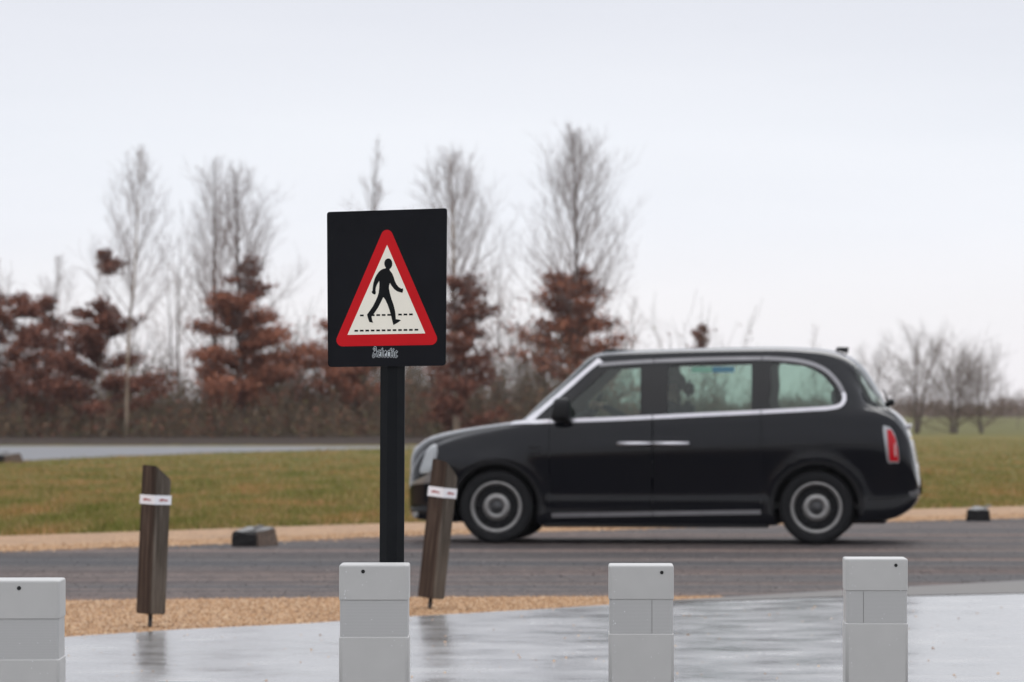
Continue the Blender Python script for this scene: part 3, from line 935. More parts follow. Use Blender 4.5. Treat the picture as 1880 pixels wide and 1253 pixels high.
ry = [.56, .635, .705, .775, .885, .955, 1.03, 1.085]+[z for u, z in RL]+[1.235, 1.15, 1.01, .78, .575]
tx, ty = [rx[0]], [ry[0]]
for a, b in zip(rx[1:], ry[1:]):
    if a > tx[-1]+.01: tx.append(a); ty.append(b)
f_zr = pchip(tx, ty)
f_wr = pchip([0, .02, .05, .1, .2, .35, .6, .9, 1.1, 1.4, 1.83, 2.5, 3.6, 4.1, 4.4, 4.54, 4.635, 4.715, 4.775, ULEN], [.40, .52, .60, .665, .735, .78, .815, .84, .845, .79, .715, .70, .70, .695, .705, .735, .73, .68, .58, .44])

def bumpw(u, z):
    b = 0.0
    for uc in (UF, UR):
        r = math.hypot(u-uc, z-.34)
        if z > .2: b += .008*math.exp(-((r-.45)/.06)**2)
    b += .005*math.exp(-((z-.40)/.045)**2) * (1 if UF+.5 < u < UR-.5 else math.exp(-(min(abs(u-UF-.5), abs(u-UR+.5))/.05)**2))
    return b
_cache = {}
def ctrl(u):
    k = round(u, 5)
    c = _cache.get(k)
    if c is None:
        zb, zs, zt, zr = f_zb(u), f_zs(u), f_zt(u), f_zr(u)
        wl_, wb_, wr_ = f_wl(u), f_wb(u), f_wr(u)
        zs = max(zs, zb+.05); zr = max(zr, zs+.012); zt = max(zt, zr+.012)
        h = zs-zb
        P = [(0, zb), (.6*wl_, zb+.003), (.91*wl_, zb+.008), (.968*wl_, zb+.05*min(1, h/.4)),
             (wl_*.970, zb+.26*h), (wl_*.983, zb+.46*h), (wl_*1.0, zb+.70*h), (wl_*.6+wb_*.4, zb+.86*h), (wb_, zs)]
        cab = min(1, max(0, (zr-zs)/.3))
        P.append((wb_+(wr_-wb_)*.30+.012*cab, zs+(zr-zs)*.33))
        P.append((wb_+(wr_-wb_)*.62+.012*cab, zs+(zr-zs)*.66))
        P.append((wr_, zr))
        d = zt-zr
        P += [(wr_*.945, zr+.42*d), (wr_*.80, zr+.76*d), (wr_*.45, zr+.95*d), (0, zt)]
        c = np.array(P)
        _cache[k] = c
    return c
NT = 15
def S(u, t):
    P = ctrl(u)
    x = min(max(t, 0), 1)*NT
    i = min(int(x), NT-1); f = x-i
    p1, p2 = P[i], P[i+1]
    p0 = P[i-1] if i > 0 else np.array([-P[1][0], P[1][1]])
    p3 = P[i+2] if i+2 <= NT else np.array([-P[NT-1][0], P[NT-1][1]])
    m1 = (p2-p0)/2; m2 = (p3-p1)/2
    # keep heights monotone
    q = (2*f**3-3*f**2+1)*p1+(f**3-2*f**2+f)*m1+(-2*f**3+3*f**2)*p2+(f**3-f**2)*m2
    y, z = float(q[0]), float(q[1])
    if .15 < t < .75: y += bumpw(u, z)
    return np.array((u, -y, z))
def tz(u, z):
    lo, hi = 0.1, 1.0
    for _ in range(34):
        m = (lo+hi)/2
        if S(u, m)[2] < z: lo = m
        else: hi = m
    return (lo+hi)/2
def SN(u, t):
    e = .002
    a = S(min(u+e, ULEN), t)-S(max(u-e, 0), t)
    t0, t1 = max(t-e, 0), min(t+e, 1)
    b = S(u, t1)-S(u, t0)
    n = np.cross(a, b)
    # outward = -y on the near side
    if t >= .998: n = np.array((-(S(min(u+e, ULEN), 1)[2]-S(max(u-e, 0), 1)[2]), 0, S(min(u+e, ULEN), 1)[0]-S(max(u-e, 0), 1)[0]))
    l = np.linalg.norm(n)
    if l < 1e-12: return np.array((0, -1, 0))
    n = n/l
    c = S(u, t)-np.array((u, 0, .75))
    if n.dot(np.array((0, c[1], c[2]))) < 0 and abs(n[0]) < .9: n = -n
    return n
TS = 2.6  # scale of t in the triangulation plane

def to_ut(poly):      # (u,z) -> (u,t)
    return [(u, tz(u, z)) for u, z in poly]
def dens(poly, step=.03, closed=True):
    out = []
    m = len(poly)
    for i in range(m if closed else m-1):
        a, b = Vector(poly[i]), Vector(poly[(i+1) % m])
        n = max(1, int((b-a).length/step))
        for k in range(n): out.append(tuple(a.lerp(b, k/n)))
    if not closed: out.append(tuple(poly[-1]))
    return out
def inside(p, poly):
    x, y = p; c = False
    j = len(poly)-1
    for i in range(len(poly)):
        xi, yi = poly[i]; xj, yj = poly[j]
        if (yi > y) != (yj > y) and x < (xj-xi)*(y-yi)/(yj-yi)+xi: c = not c
        j = i
    return c
def shrink(poly, d):
    """move a (u,z) outline inward by d"""
    m = len(poly); out = []
    A = sum(poly[i-1][0]*poly[i][1]-poly[i][0]*poly[i-1][1] for i in range(m))
    s = 1 if A > 0 else -1
    for i in range(m):
        p0, p1, p2 = Vector(poly[i-1]), Vector(poly[i]), Vector(poly[(i+1) % m])
        a = (p1-p0).normalized(); b = (p2-p1).normalized()
        na = Vector((-a.y, a.x))*s; nb = Vector((-b.y, b.x))*s
        n = na+nb
        if n.length < 1e-6: n = na
        n.normalize()
        k = d/max(.4, n.dot(na))
        out.append(tuple(p1+n*k))
    return out
def smooth_poly(pts, closed=True, n=5):
    out = []; m = len(pts)
    for i in range(m if closed else m-1):
        if closed: p0, p1, p2, p3 = (np.array(pts[(i+j) % m], float) for j in (-1, 0, 1, 2))
        else:
            p1, p2 = np.array(pts[i], float), np.array(pts[i+1], float)
            p0 = np.array(pts[i-1], float) if i > 0 else 2*p1-p2
            p3 = np.array(pts[i+2], float) if i+2 < m else 2*p2-p1
        for k in range(n):
            f = k/n
            out.append(tuple(0.5*(2*p1+(p2-p0)*f+(2*p0-5*p1+4*p2-p3)*f*f+(3*p1-p0-3*p2+p3)*f**3)))
    if not closed: out.append(tuple(pts[-1]))
    return out

# ---- outlines read on the side of the car
trim_line = [side(*p) for p in smooth_poly([(966, 776), (1040, 773), (1120, 770), (1198, 766.5), (1300, 761.5), (1397, 757), (1480, 752.5), (1525, 749.5), (1544, 744), (1550, 732), (1546, 718), (1535, 700), (1517, 682), (1492, 669.5), (1460, 662.5), (1420, 659.5), (1397, 659), (1300, 660.5), (1200, 664), (1140, 667.5), (1097, 671)], False, 4)]
apillar_in = [side(*p) for p in [(1090, 675), (1050, 710), (1000, 753), (975, 776)]]
DLO = trim_line+apillar_in[:-1]+[side(975, 776)]
DLO = [p for i, p in enumerate(DLO) if i == 0 or (Vector(p)-Vector(DLO[i-1])).length > .004]
def rnd(pts, r=.02): return fillet(pts, r, 4)
glass_front = rnd([side(*p) for p in [(1040, 768), (1047, 740), (1118, 676), (1176, 673), (1176, 762.5)]], .012)
glass_rear = rnd([side(*p) for p in [(1226, 761), (1227, 671), (1380, 667), (1380, 754)]], .014)
glass_quarter = smooth_poly([side(*p) for p in [(1417, 749), (1416, 705), (1417, 668), (1440, 668), (1472, 672), (1503, 685), (1526, 708), (1536, 730), (1528, 743), (1480, 747)]], True, 5)
def arch(uc, r, zc=.345):
    return [(uc+r*math.cos(a), zc+r*math.sin(a)) for a in np.linspace(-.35, PI+.35, 40)]
def arch_ut(uc, r):
    pts = [(u, z) for u, z in arch(uc, r)]
    ut = [(u, tz(u, z)) for u, z in pts if z > f_zb(u)+.012]
    return ut+[(ut[-1][0], -.03), (ut[0][0], -.03)]
R_ARCH = .405
ARCH = [arch_ut(UF, R_ARCH), arch_ut(UR, R_ARCH)]
# doors (lower panels up to the trim line)
def belt(u):
    xs = [p[0] for p in trim_line[:40]]; zs_ = [p[1] for p in trim_line[:40]]
    return float(np.interp(u, xs, zs_))
uA, uB, uC = side(1008, 860)[0], side(1197.5, 860)[0], side(1397, 860)[0]
zsill = .285
def door_poly(u0, u1, cutarch=None):
    low = [(u, zsill) for u in np.linspace(u0, u1, 12)]
    up = [(u, belt(u)-.004) for u in np.linspace(u1, u0, 14)]
    P = low+dens([(u1, zsill), (u1, belt(u1)-.004)], .04, False)[1:-1]+up+dens([(u0, belt(u0)-.004), (u0, zsill)], .04, False)[1:-1]
    return P
uR = UR-.455   # rear door is cut by the wheel arch
DOORF = door_poly(uA, uB)
DOORR = door_poly(uB, uC)
GAP = .0045
DOORF_ut, DOORR_ut = to_ut(DOORF), to_ut(DOORR)
DOORF_in, DOORR_in = to_ut(shrink(DOORF, GAP)), to_ut(shrink(DOORR, GAP))
DLO_ut = to_ut(dens(DLO, .025))
GF_ut, GR_ut, GQ_ut = to_ut(dens(glass_front, .03)), to_ut(dens(glass_rear, .03)), to_ut(dens(glass_quarter, .03))
WS = [(1.175, 1.0), (1.18, .90), (1.20, .80), (1.215, .762)]+[(u, .762) for u in np.linspace(1.26, 1.74, 12)]+[(1.765, .80), (1.775, .90), (1.78, 1.0)]
RW = [(4.20, 1.0), (4.205, .90), (4.215, .80), (4.24, .745)]+[(u, .738) for u in np.linspace(4.28, 4.50, 7)]+[(4.535, .755), (4.56, .82), (4.575, .90), (4.58, 1.0)]
BON = [(.19, 1.0), (.185, .90), (.20, .82), (.24, .765)]+[(u, .752) for u in np.linspace(.3, 1.05, 12)]+[(1.10, .77), (1.115, .85), (1.12, 1.0)]
WSd, RWd, BONd = dens(WS, .02), dens(RW, .02), dens(BON, .02)
BON_in = dens([(min(max(u, .192), 1.113), max(t, .7555)) for u, t in BON], .02)

def tri_all():
    us = sorted(set([round(x, 4) for x in list(np.concatenate([np.linspace(0, .12, 22), np.linspace(.12, .45, 20), np.linspace(.45, 4.2, 95), np.linspace(4.2, 4.7, 26), np.linspace(4.7, ULEN, 26)]))]))
    ts = list(np.linspace(0, 1, 84))
    pts = [(u, t) for u in us for t in ts]
    edges = []
    def add(loop, closed=True):
        o = len(pts); pts.extend([(p[0], p[1]) for p in loop]); n = len(loop)
        for k in range(n if closed else n-1): edges.append((o+k, o+(k+1) % n))
    for L in ARCH+[DOORF_ut, DOORR_ut, DOORF_in, DOORR_in, DLO_ut, GF_ut, GR_ut, GQ_ut, WSd, RWd, BONd, BON_in]:
        add(L)
    v2 = [Vector((u, t*TS)) for u, t in pts]
    r = geometry.delaunay_2d_cdt(v2, edges, [], 0, 1e-6)
    return [(v.x, v.y/TS) for v in r[0]], r[2]
VT, TR = tri_all()
def region(c):
    u, t = c
    if t < -1e-6 or t > 1+1e-6: return None
    for a in ARCH:
        if inside(c, a): return None
    if inside(c, DLO_ut):
        if inside(c, GF_ut) or inside(c, GR_ut) or inside(c, GQ_ut): return None
        return 'frame_front' if u < uB-.003 else ('frame_rear' if uB+.003 < u < uC-.003 else ('frame_quarter' if u > uC+.003 else 'frame_quarter'))
    if inside(c, WSd): return 'windscreen'
    if inside(c, RWd): return 'rear_window'
    if inside(c, DOORF_ut): return 'door_front' if inside(c, DOORF_in) else None
    if inside(c, DOORR_ut): return 'door_rear' if inside(c, DOORR_in) else None
    if inside(c, BONd): return 'bonnet' if inside(c, BON_in) else None
    return 'body'
REG = {}
for f in TR:
    c = tuple(sum(VT[i][k] for i in f)/3 for k in (0, 1))
    a = VT[f[0]]; b = VT[f[1]]; d = VT[f[2]]
    if abs((b[0]-a[0])*(d[1]-a[1])-(d[0]-a[0])*(b[1]-a[1])) < 1e-10: continue
    r = region(c)
    if r: REG.setdefault(r, []).append(f)
_P, _Nn = {}, {}
def PT(i):
    if i not in _P:
        _P[i] = S(*VT[i]); _Nn[i] = SN(*VT[i])
    return _P[i], _Nn[i]
def reg_mesh(name, tris, mat, parent, sides=(1,), d=0.0, extra_cap=False):
    V, Nr, Fc = [], [], []
    for sgn in sides:
        idx = {}
        for f in tris:
            g = []
            for i in f:
                if i not in idx:
                    p, n = PT(i)
                    q = p+n*d
                    idx[i] = len(V)
                    V.append(loc(q[0], q[1]*sgn, q[2])); Nr.append((n[0], n[1]*sgn, n[2]))
                g.append(idx[i])
            a, b, c = (np.array(V[k]) for k in g)
            if np.cross(b-a, c-a).dot(np.array(Nr[g[0]])) < 0: g.reverse()
            Fc.append(g)
    if extra_cap:
        for uu in (0.0, ULEN):
            ring_ = [S(uu, t) for t in np.linspace(0, 1, 40)]
            o = len(V); nn = (-1, 0, 0) if uu == 0 else (1, 0, 0)
            for p in ring_: V.append(loc(*p)); Nr.append(nn)
            for p in ring_: V.append(loc(p[0], -p[1], p[2])); Nr.append(nn)
            for k in range(39): Fc.append((o+k, o+k+1, o+40+k+1, o+40+k) if uu > 0 else (o+40+k, o+40+k+1, o+k+1, o+k))
    me = bpy.data.meshes.new(name); me.from_pydata(V, [], Fc)
    me.polygons.foreach_set('use_smooth', [True]*len(me.polygons))
    me.update()
    me.normals_split_custom_set_from_vertices(Nr)
    return link(name, me, mat, parent)

body = reg_mesh('body', REG['body'], M['paint'], taxi, (1, -1), extra_cap=True)
reg_mesh('bonnet', REG['bonnet'], M['paint'], taxi, (1, -1), d=.002)
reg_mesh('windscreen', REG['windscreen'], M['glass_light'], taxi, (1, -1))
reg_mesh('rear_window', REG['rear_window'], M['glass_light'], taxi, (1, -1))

def patch(name, poly, d, mat, parent, sgn=1, skirt=.012, step=.03, spaceuz=True, inner=True):
    """a shaped piece that follows the body side, standing d proud of it"""
    poly = dens(poly, step)
    ut = to_ut(poly) if spaceuz else poly
    us = [p[0] for p in ut]; ts_ = [p[1] for p in ut]
    pts = [Vector((u, t*TS)) for u, t in ut]; n = len(pts)
    edges = [(k, (k+1) % n) for k in range(n)]
    if inner:
        for u in np.arange(min(us)+step/2, max(us), step):
            for t in np.arange(min(ts_)+.006, max(ts_), step/TS):
                if inside((u, t), ut): pts.append(Vector((u, t*TS)))
    r = geometry.delaunay_2d_cdt(pts, edges, [], 1, 1e-7)
    vt = [(v.x, v.y/TS) for v in r[0]]
    V, Nr, Fc = [], [], []
    for (u, t) in vt:
        p = S(u, t); nn = SN(u, t); q = p+nn*d
        V.append(loc(q[0], q[1]*sgn, q[2])); Nr.append(Vector((nn[0], nn[1]*sgn, nn[2])))
    cnt = {}
    for f in r[2]:
        g = list(f)
        a, b, c = (Vector(V[k]) for k in g[:3])
        if (b-a).cross(c-a).dot(Nr[g[0]]) < 0: g.reverse()
        Fc.append(g)
        for k in range(len(g)):
            e = (g[k], g[(k+1) % len(g)])
            cnt[e] = 1
    me = bpy.data.meshes.new(name)
    nf = len(Fc)
    if skirt:
        bnd = [e for e in cnt if (e[1], e[0]) not in cnt]
        o2 = {}
        NN = list(Nr)
        for e in bnd:
            for i in e:
                if i not in o2:
                    o2[i] = (len(V), len(V)+1)
                    V.append(V[i]); NN.append(Nr[i])
                    V.append(tuple(Vector(V[i])-Nr[i]*skirt)); NN.append(Nr[i])
        for a, b in bnd:
            Fc.append([o2[b][0], o2[a][0], o2[a][1], o2[b][1]])
    me.from_pydata(V, [], Fc)
    me.polygons.foreach_set('use_smooth', [i < nf for i in range(len(Fc))])
    me.update()
    return link(name, me, mat, parent)

def strip(line_, w0, w1=None):
    """outline of a strip of width w0 around an open polyline"""
    L, R = [], []
    m = len(line_)
    for i, p in enumerate(line_):
        a = Vector(line_[max(i-1, 0)]); b = Vector(line_[min(i+1, m-1)])
        t = (b-a).normalized(); n = Vector((-t.y, t.x))
        w_ = w0
        L.append(tuple(Vector(p)+n*w_/2)); R.append(tuple(Vector(p)-n*w_/2))
    return L+R[::-1]

def clip_line(line_, u0, u1, upper=None):
    return [p for p in line_ if u0 <= p[0] <= u1]

i_turn = max(range(len(trim_line)), key=lambda i: trim_line[i][0])
low_line, up_line = trim_line[:i_turn+1], trim_line[i_turn:]
def interp_line(line_, u):
    L = sorted(line_); return (u, float(np.interp(u, [p[0] for p in L], [p[1] for p in L])))
def seg(line_, u0, u1):
    inner = [p for p in sorted(line_) if u0+.01 < p[0] < u1-.01]
    return [interp_line(line_, u0)]+inner+[interp_line(line_, u1)]
TW = .036
g2 = .004
doors = []
for sgn in (1, -1):
    for kind in ('front', 'rear'):
        u0, u1 = (uA, uB) if kind == 'front' else (uB, uC)
        d = reg_mesh('door', REG['door_'+kind], M['paint'], taxi, (sgn,))
        reg_mesh('window_frame', REG['frame_'+kind], M['gloss'], d, (sgn,))
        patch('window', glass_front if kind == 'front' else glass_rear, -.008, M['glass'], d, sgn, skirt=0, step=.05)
        patch('chrome_trim', strip(seg(low_line, max(u0, side(968, 776)[0])+g2, u1-g2), TW), .010, M['chrome'], d, sgn)
        if kind == 'front':
            patch('chrome_trim', strip(seg(up_line, side(1100, 670)[0], u1-g2), TW*.95), .010, M['darkchrome'], d, sgn)  # same chrome as below, its dimmer reflection put into a darker metal
        else:
            patch('chrome_trim', strip(seg(up_line, u0+g2, u1-g2), TW*.95), .010, M['darkchrome'], d, sgn)
        # bar handle
        h0, h1 = (1133, 1196.9) if kind == 'front' else (1198.1, 1266)
        (ha, za), (hb, zb_) = side(h0, 816.5), side(h1, 814.5)
        ym = S((ha+hb)/2, tz((ha+hb)/2, za))[1]
        bm = box_bm(ha-UF, hb-UF, 0, .02, -.021, .021)
        bmesh.ops.bevel(bm, geom=bm.edges[:], offset=.009, segments=3, affect='EDGES')
        for v in bm.verts:
            v.co.z += (za+zb_)/2
            v.co.y = (ym-.052+v.co.y)*sgn - YW if True else 0
        ho = bm_obj('handle', bm, M['chrome'], d, True)
        for uu in (ha+.05, hb-.05):
            bm = box_bm(uu-UF-.02, uu-UF+.02, 0, .05, za-.014, za+.014)
            for v in bm.verts: v.co.y = (ym-.04+v.co.y)*sgn-YW
            bm_obj('handle_mount', bm, M['plastic'], ho)
        # sill strip
        s0, s1 = (max(u0, side(1012, 950)[0]), u1) if kind == 'front' else (u0, u1-.0)
        patch('sill_trim', strip([(u, z) for u, z in seg([side(1000, 947), side(1200, 943.5), side(1400, 940.5)], s0+g2, s1-g2)], .040), .012, M['darkchrome'], d, sgn)
        if kind == 'rear' and sgn == -1:
            # stickers along the top of the far window
            for a, b, mt in ((1270, 1308, 'teal'), (1308, 1348, 'blue')):
                q = [carinv(px, py, .76) for px, py in ((a, 683), (b, 683), (b, 673), (a, 673))]
                patch('window_sticker', q, -.011, M[mt], d, sgn, skirt=0)
    # fixed rear quarter
    reg_mesh('quarter_frame', REG['frame_quarter'], M['gloss'], taxi, (sgn,))
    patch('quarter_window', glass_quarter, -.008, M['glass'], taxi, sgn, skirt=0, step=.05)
    tl = [p for p in trim_line if p[0] > uC+g2]
    it = next(i for i, p in enumerate(tl) if p[1] > 1.40)
    patch('chrome_trim', strip([interp_line(low_line, uC+g2)]+tl[:it+1], TW), .010, M['chrome'], taxi, sgn, step=.02)
    patch('chrome_trim', strip(tl[it:]+[interp_line(up_line, uC+g2)], TW), .010, M['darkchrome'], taxi, sgn, step=.02)  # upper run darkened by colour for the chrome's weaker reflection
    # front end of the belt trim, on the wing
    patch('chrome_trim', strip([side(934, 778.5), side(968, 776.5), interp_line(low_line, uA-g2)], TW*.9), .010, M['chrome'], taxi, sgn)
    # chrome strip added as the sky's reflection along the A pillar
    patch('pillar_sheen', [side(*p) for p in smooth_poly([(963.5, 773), (1003, 740.5), (1053, 697), (1098, 658.5)], False, 3)]+[side(*p) for p in smooth_poly([(1107, 666), (1092, 674), (1050, 711), (1002, 753), (980, 774)], False, 3)], .012, M['chrome'], taxi, sgn, skirt=.02)
    # headlight on the front corner, with its bezel
    hl = smooth_poly([side(*p) for p in [(769, 867), (775, 845), (783, 827), (791, 818.5), (799, 818), (802, 828), (799, 845), (792, 866), (780, 870)]], True, 4)
    hb_ = patch('headlight', hl, .008, M['pale'], taxi, sgn, step=.02)
    patch('lens', shrink(hl, .014), .016, M['lamp_lens'], hb_, sgn, step=.02)
    # pale bumper lip under it
    patch('bumper_trim', [side(*p) for p in smooth_poly([(752, 886), (765, 881), (778, 874.5), (792, 869)], False, 3)]+[side(*p) for p in smooth_poly([(796, 885), (780, 888), (765, 889), (753, 891)], False, 3)], .010, M['pale'], taxi, sgn, step=.02)
    patch('fog_lamp', smooth_poly([side(*p) for p in [(753, 943), (762, 941), (764, 948), (756, 951)]], True, 3), .012, M['lamp_lens'], taxi, sgn, step=.012)
    # badge on the wing
    patch('side_vent', rnd([side(*p) for p in [(971, 826), (971, 818), (992, 817), (993, 825)]], .008), .006, M['plastic'], taxi, sgn, step=.02)
    patch('side_vent', rnd([side(*p) for p in [(972, 837), (972, 831), (992, 830), (992, 836)]], .008), .006, M['plastic'], taxi, sgn, step=.02)
    # tail light
    tlp = smooth_poly([side(*p) for p in [(1620.5, 785), (1627, 783), (1636, 788), (1643, 803), (1648, 827), (1649.5, 849), (1640, 850.5), (1629, 849), (1624.5, 820)]], True, 4)
    tb = patch('tail_light', tlp, .008, M['pale'], taxi, sgn, step=.02)
    lens = [side(*p) for p in [(1627.5, 789), (1635, 790), (1642.2, 805), (1647.2, 829), (1648.4, 847.5), (1632.5, 847), (1629.5, 818)]]
    patch('lens', rnd(lens, .008), .014, M['red_lens'], tb, sgn, step=.02)
    patch('reversing_lens', rnd([side(*p) for p in [(1640.5, 812), (1642, 815), (1644, 838), (1641.5, 839)]], .003), .018, M['white_lens'], tb, sgn, step=.015)
    # rear bumper crease and reflector
    patch('bumper_strip', strip([side(1592, 917), side(1640, 914), side(1672, 910)], .014), .008, M['plastic'], taxi, sgn, step=.02)
    patch('rear_reflector', strip([side(1668, 908), side(1685, 904)], .04), .008, M['darkchrome'], taxi, sgn, step=.012)
    # wheel arch lip
    for uc in (UF, UR):
        for_out = [(u, max(z, f_zb(u)+.02)) for u, z in [(uc+.437*math.cos(a), .345+.437*math.sin(a)) for a in np.linspace(-.15, PI+.15, 44)]]
        for_in = [(u, max(z, f_zb(u)+.02)) for u, z in [(uc+.400*math.cos(a), .345+.400*math.sin(a)) for a in np.linspace(PI+.15, -.15, 44)]]
        patch('wheel_arch', for_out+for_in, .006, M['plastic'], taxi, sgn, skirt=.05, step=.03, inner=False)
        # inner liner
        V, Fc = [], []
        aa = np.linspace(-.35, PI+.35, 30)
        for yy in (-.90, -.45):
            for a in aa: V.append(loc(uc+.42*math.cos(a), yy*sgn, .345+.42*math.sin(a)))
        n = len(aa)
        for k in range(n-1): Fc.append((k, k+1, n+k+1, n+k))
        Fc.append(tuple(range(n, 2*n)))
        new_obj('wheel_well', V, Fc, M['wheelblack'], taxi, False)
    # mirror
    u_m, z_m = side(1033, 755)
    y_m = -1.02*sgn
    bm = bmesh.new()
    bmesh.ops.create_uvsphere(bm, u_segments=24, v_segments=14, radius=1)
    for v in bm.verts:
        x, y, z = v.co
        q = lambda a, p: math.copysign(abs(a)**p, a)
        xx, yy, zz = q(x, .55), q(y, .6), q(z, .5)
        v.co = (u_m-UF+.09*xx*(1-.12*zz)+.01*zz, y_m+.105*yy-YW, z_m+.012+.112*zz)
    mo = bm_obj('wing_mirror', bm, M['plastic'], taxi, True)
    V, Fc = tube_points([loc(u_m+.06, -.88*sgn, z_m-.10), loc(u_m+.04, -.95*sgn, z_m-.085), loc(u_m+.02, -1.0*sgn, z_m-.06)], [.035, .03, .03], 10)
    new_obj('mirror_arm', V, Fc, M['plastic'], mo, True)

# ---- sill skirt, roof sign, aerial, wiper, plate
def loc_box(name, u0, u1, y0, y1, z0, z1, mat, bev=.01, parent=taxi):
    bm = box_bm(u0-UF, u1-UF, y0-YW, y1-YW, z0, z1)
    return bm_obj(name, bm, mat, parent, False, bev)
loc_box('underbody', .5, 4.5, -.62, .62, .19, .34, M['wheelblack'], .02)
loc_box('side_skirt', UF+.44, UR-.44, -.90, -.80, .155, .235, M['plastic'], .015)
loc_box('side_skirt', UF+.44, UR-.44, .80, .90, .155, .235, M['plastic'], .015)
# taxi sign built into the front of the roof
(u_a, z_a), (u_b, z_b), (u_c, z_c) = carinv(1107, 649, 0), carinv(1128, 645, 0), carinv(1168, 645.5, 0)
V, Fc = [], []
sec = [(u_a-.02, f_zt(u_a)-.03, f_zt(u_a)-.01), (u_a+.04, f_zt(u_a+.04)-.03, z_a+.028), (u_b, f_zt(u_b)-.03, z_b+.022), (u_c, f_zt(u_c)-.02, f_zt(u_c)+.002)]
hw = [.30, .34, .34, .30]
for (u, zl, zh), h_ in zip(sec, hw):
    for yy, zz in ((-h_, zl), (-h_*.96, zh-.006), (-h_*.8, zh), (h_*.8, zh), (h_*.96, zh-.006), (h_, zl)):
        V.append(loc(u, yy, zz))
for i in range(3):
    for k in range(5): Fc.append((i*6+k, i*6+k+1, i*6+7+k, i*6+6+k))
Fc += [tuple(range(6)), tuple(range(18, 24))]
new_obj('roof_sign', V, Fc, M['plastic'], taxi, False)
(ua, za) = carinv(1547, 640, 0)
V = [loc(ua-.07, -.02, za-.02), loc(ua-.07, .02, za-.02), loc(ua+.05, .03, za-.05), loc(ua+.05, -.03, za-.05), loc(ua-.05, -.008, za+.012), loc(ua-.05, .008, za+.012), loc(ua+.06, .012, za+.010), loc(ua+.06, -.012, za+.010)]
new_obj('aerial', V, [(0, 1, 5, 4), (1, 2, 6, 5), (2, 3, 7, 6), (3, 0, 4, 7), (4, 5, 6, 7)], M['plastic'], taxi)
(uw, zw) = carinv(1638, 741, 0)
V, Fc = tube_points([loc(uw-.06, .02, zw-.02), loc(uw-.015, .02, zw+.012), loc(uw+.02, .02, zw+.012)], [.02, .034, .03], 10)
wp = new_obj('rear_wiper', V, Fc, M['plastic'], taxi, True)
V, Fc = tube_points([loc(uw-.03, .02, zw+.0), loc(uw-.05, -.25, zw+.06), loc(uw-.07, -.45, zw+.13)], [.01, .009, .007], 8)
new_obj('wiper_arm', V, Fc, M['plastic'], wp, True)
(ub, zb2) = carinv(1668, 783, -.25)
loc_box('boot_trim', ub-.05, ub+.022, -.42, .42, zb2-.025, zb2+.02, M['chrome'], .008)
loc_box('number_plate', ub-.005, ub+.028, -.27, .27, zb2-.28, zb2-.10, M['plate'], .004)
# grille
for k in range(7):
    uu = .005+.011*k
    zz = .60+.030*k
    loc_box('grille_bar', uu-.02, uu+.006, -.30, .30, zz, zz+.014, M['darkchrome'], .003)

# ---- wheels
def lathe(prof, seg=56):
    V, Fc = [], []
    n = len(prof)
    for k in range(seg):
        a = 2*PI*k/seg
        for r, y in prof: V.append((r*math.cos(a), y, r*math.sin(a)))
    for k in range(seg):
        k2 = (k+1) % seg
        for i in range(n-1): Fc.append((k*n+i, k2*n+i, k2*n+i+1, k*n+i+1))
    return V, Fc
def holed_disc(r0, r1, rh, ra, nh, y):
    pts, edges = [], []
    def circ(cx, cz, r, n):
        o = len(pts)
        for k in range(n): pts.append(Vector((cx+r*math.cos(2*PI*k/n), cz+r*math.sin(2*PI*k/n))))
        for k in range(n): edges.append((o+k, o+(k+1) % n))
    circ(0, 0, r0, 48); circ(0, 0, r1, 64)
    cs = [(ra*math.cos(2*PI*k/nh), ra*math.sin(2*PI*k/nh)) for k in range(nh)]
    for c in cs: circ(c[0], c[1], rh, 14)
    r = geometry.delaunay_2d_cdt(pts, edges, [], 1, 1e-7)
    Fc = []
    for f in r[2]:
        c = sum((r[0][i] for i in f), Vector((0, 0)))/len(f)
        if c.length < r0 or any((c-Vector(k)).length < rh*.93 for k in cs): continue
        Fc.append(f)
    return [(v.x, y, v.y) for v in r[0]], Fc
def wheel(u, sgn, ang):
    yc = (-.905+.105)*sgn
    wroot = bpy.data.objects.new('wheel', None); COL.objects.link(wroot); wroot.parent = taxi
    wroot.location = loc(u, yc, .343); wroot.rotation_euler = (0, ang, 0 if sgn > 0 else PI)
    V, Fc = lathe([(.236, -.085), (.242, -.098), (.262, -.106), (.30, -.109), (.322, -.104), (.336, -.092), (.343, -.07), (.343, .07), (.336, .092), (.30, .108), (.24, .10), (.236, .08)])
    new_obj('tyre', V, Fc, M['tyre'], wroot, True)
    V, Fc = lathe([(.200, -.045), (.204, -.070), (.209, -.089), (.216, -.096), (.236, -.099), (.242, -.094), (.243, -.085)])
    new_obj('rim', V, Fc, M['rim'], wroot, True)
    V, Fc = holed_disc(.125, .205, .017, .170, 14, -.055)
    new_obj('wheel_disc', V, Fc, M['wheelblack'], wroot)
    V, Fc = lathe([(.0, -.02), (.205, -.02)], 40)
    new_obj('brake_drum', V, Fc, M['hole'], wroot)
    V, Fc = lathe([(.066, -.064), (.070, -.079), (.078, -.085), (.100, -.084), (.118, -.078), (.127, -.068), (.129, -.054)], 48)
    new_obj('hub_cap', V, Fc, M['rim'], wroot, True)
    V, Fc = lathe([(.0, -.074), (.026, -.074), (.032, -.070), (.036, -.064), (.068, -.063)], 32)
    new_obj('hub_centre', V, Fc, M['darkgrey'], wroot, True)
M['darkgrey'] = simple('hub_dark_grey', (0.06, 0.06, 0.062), 0.45, 0.5, 0.2, 20)
for u in (UF, UR):
    for sgn in (1, -1): wheel(u, sgn, random.random())

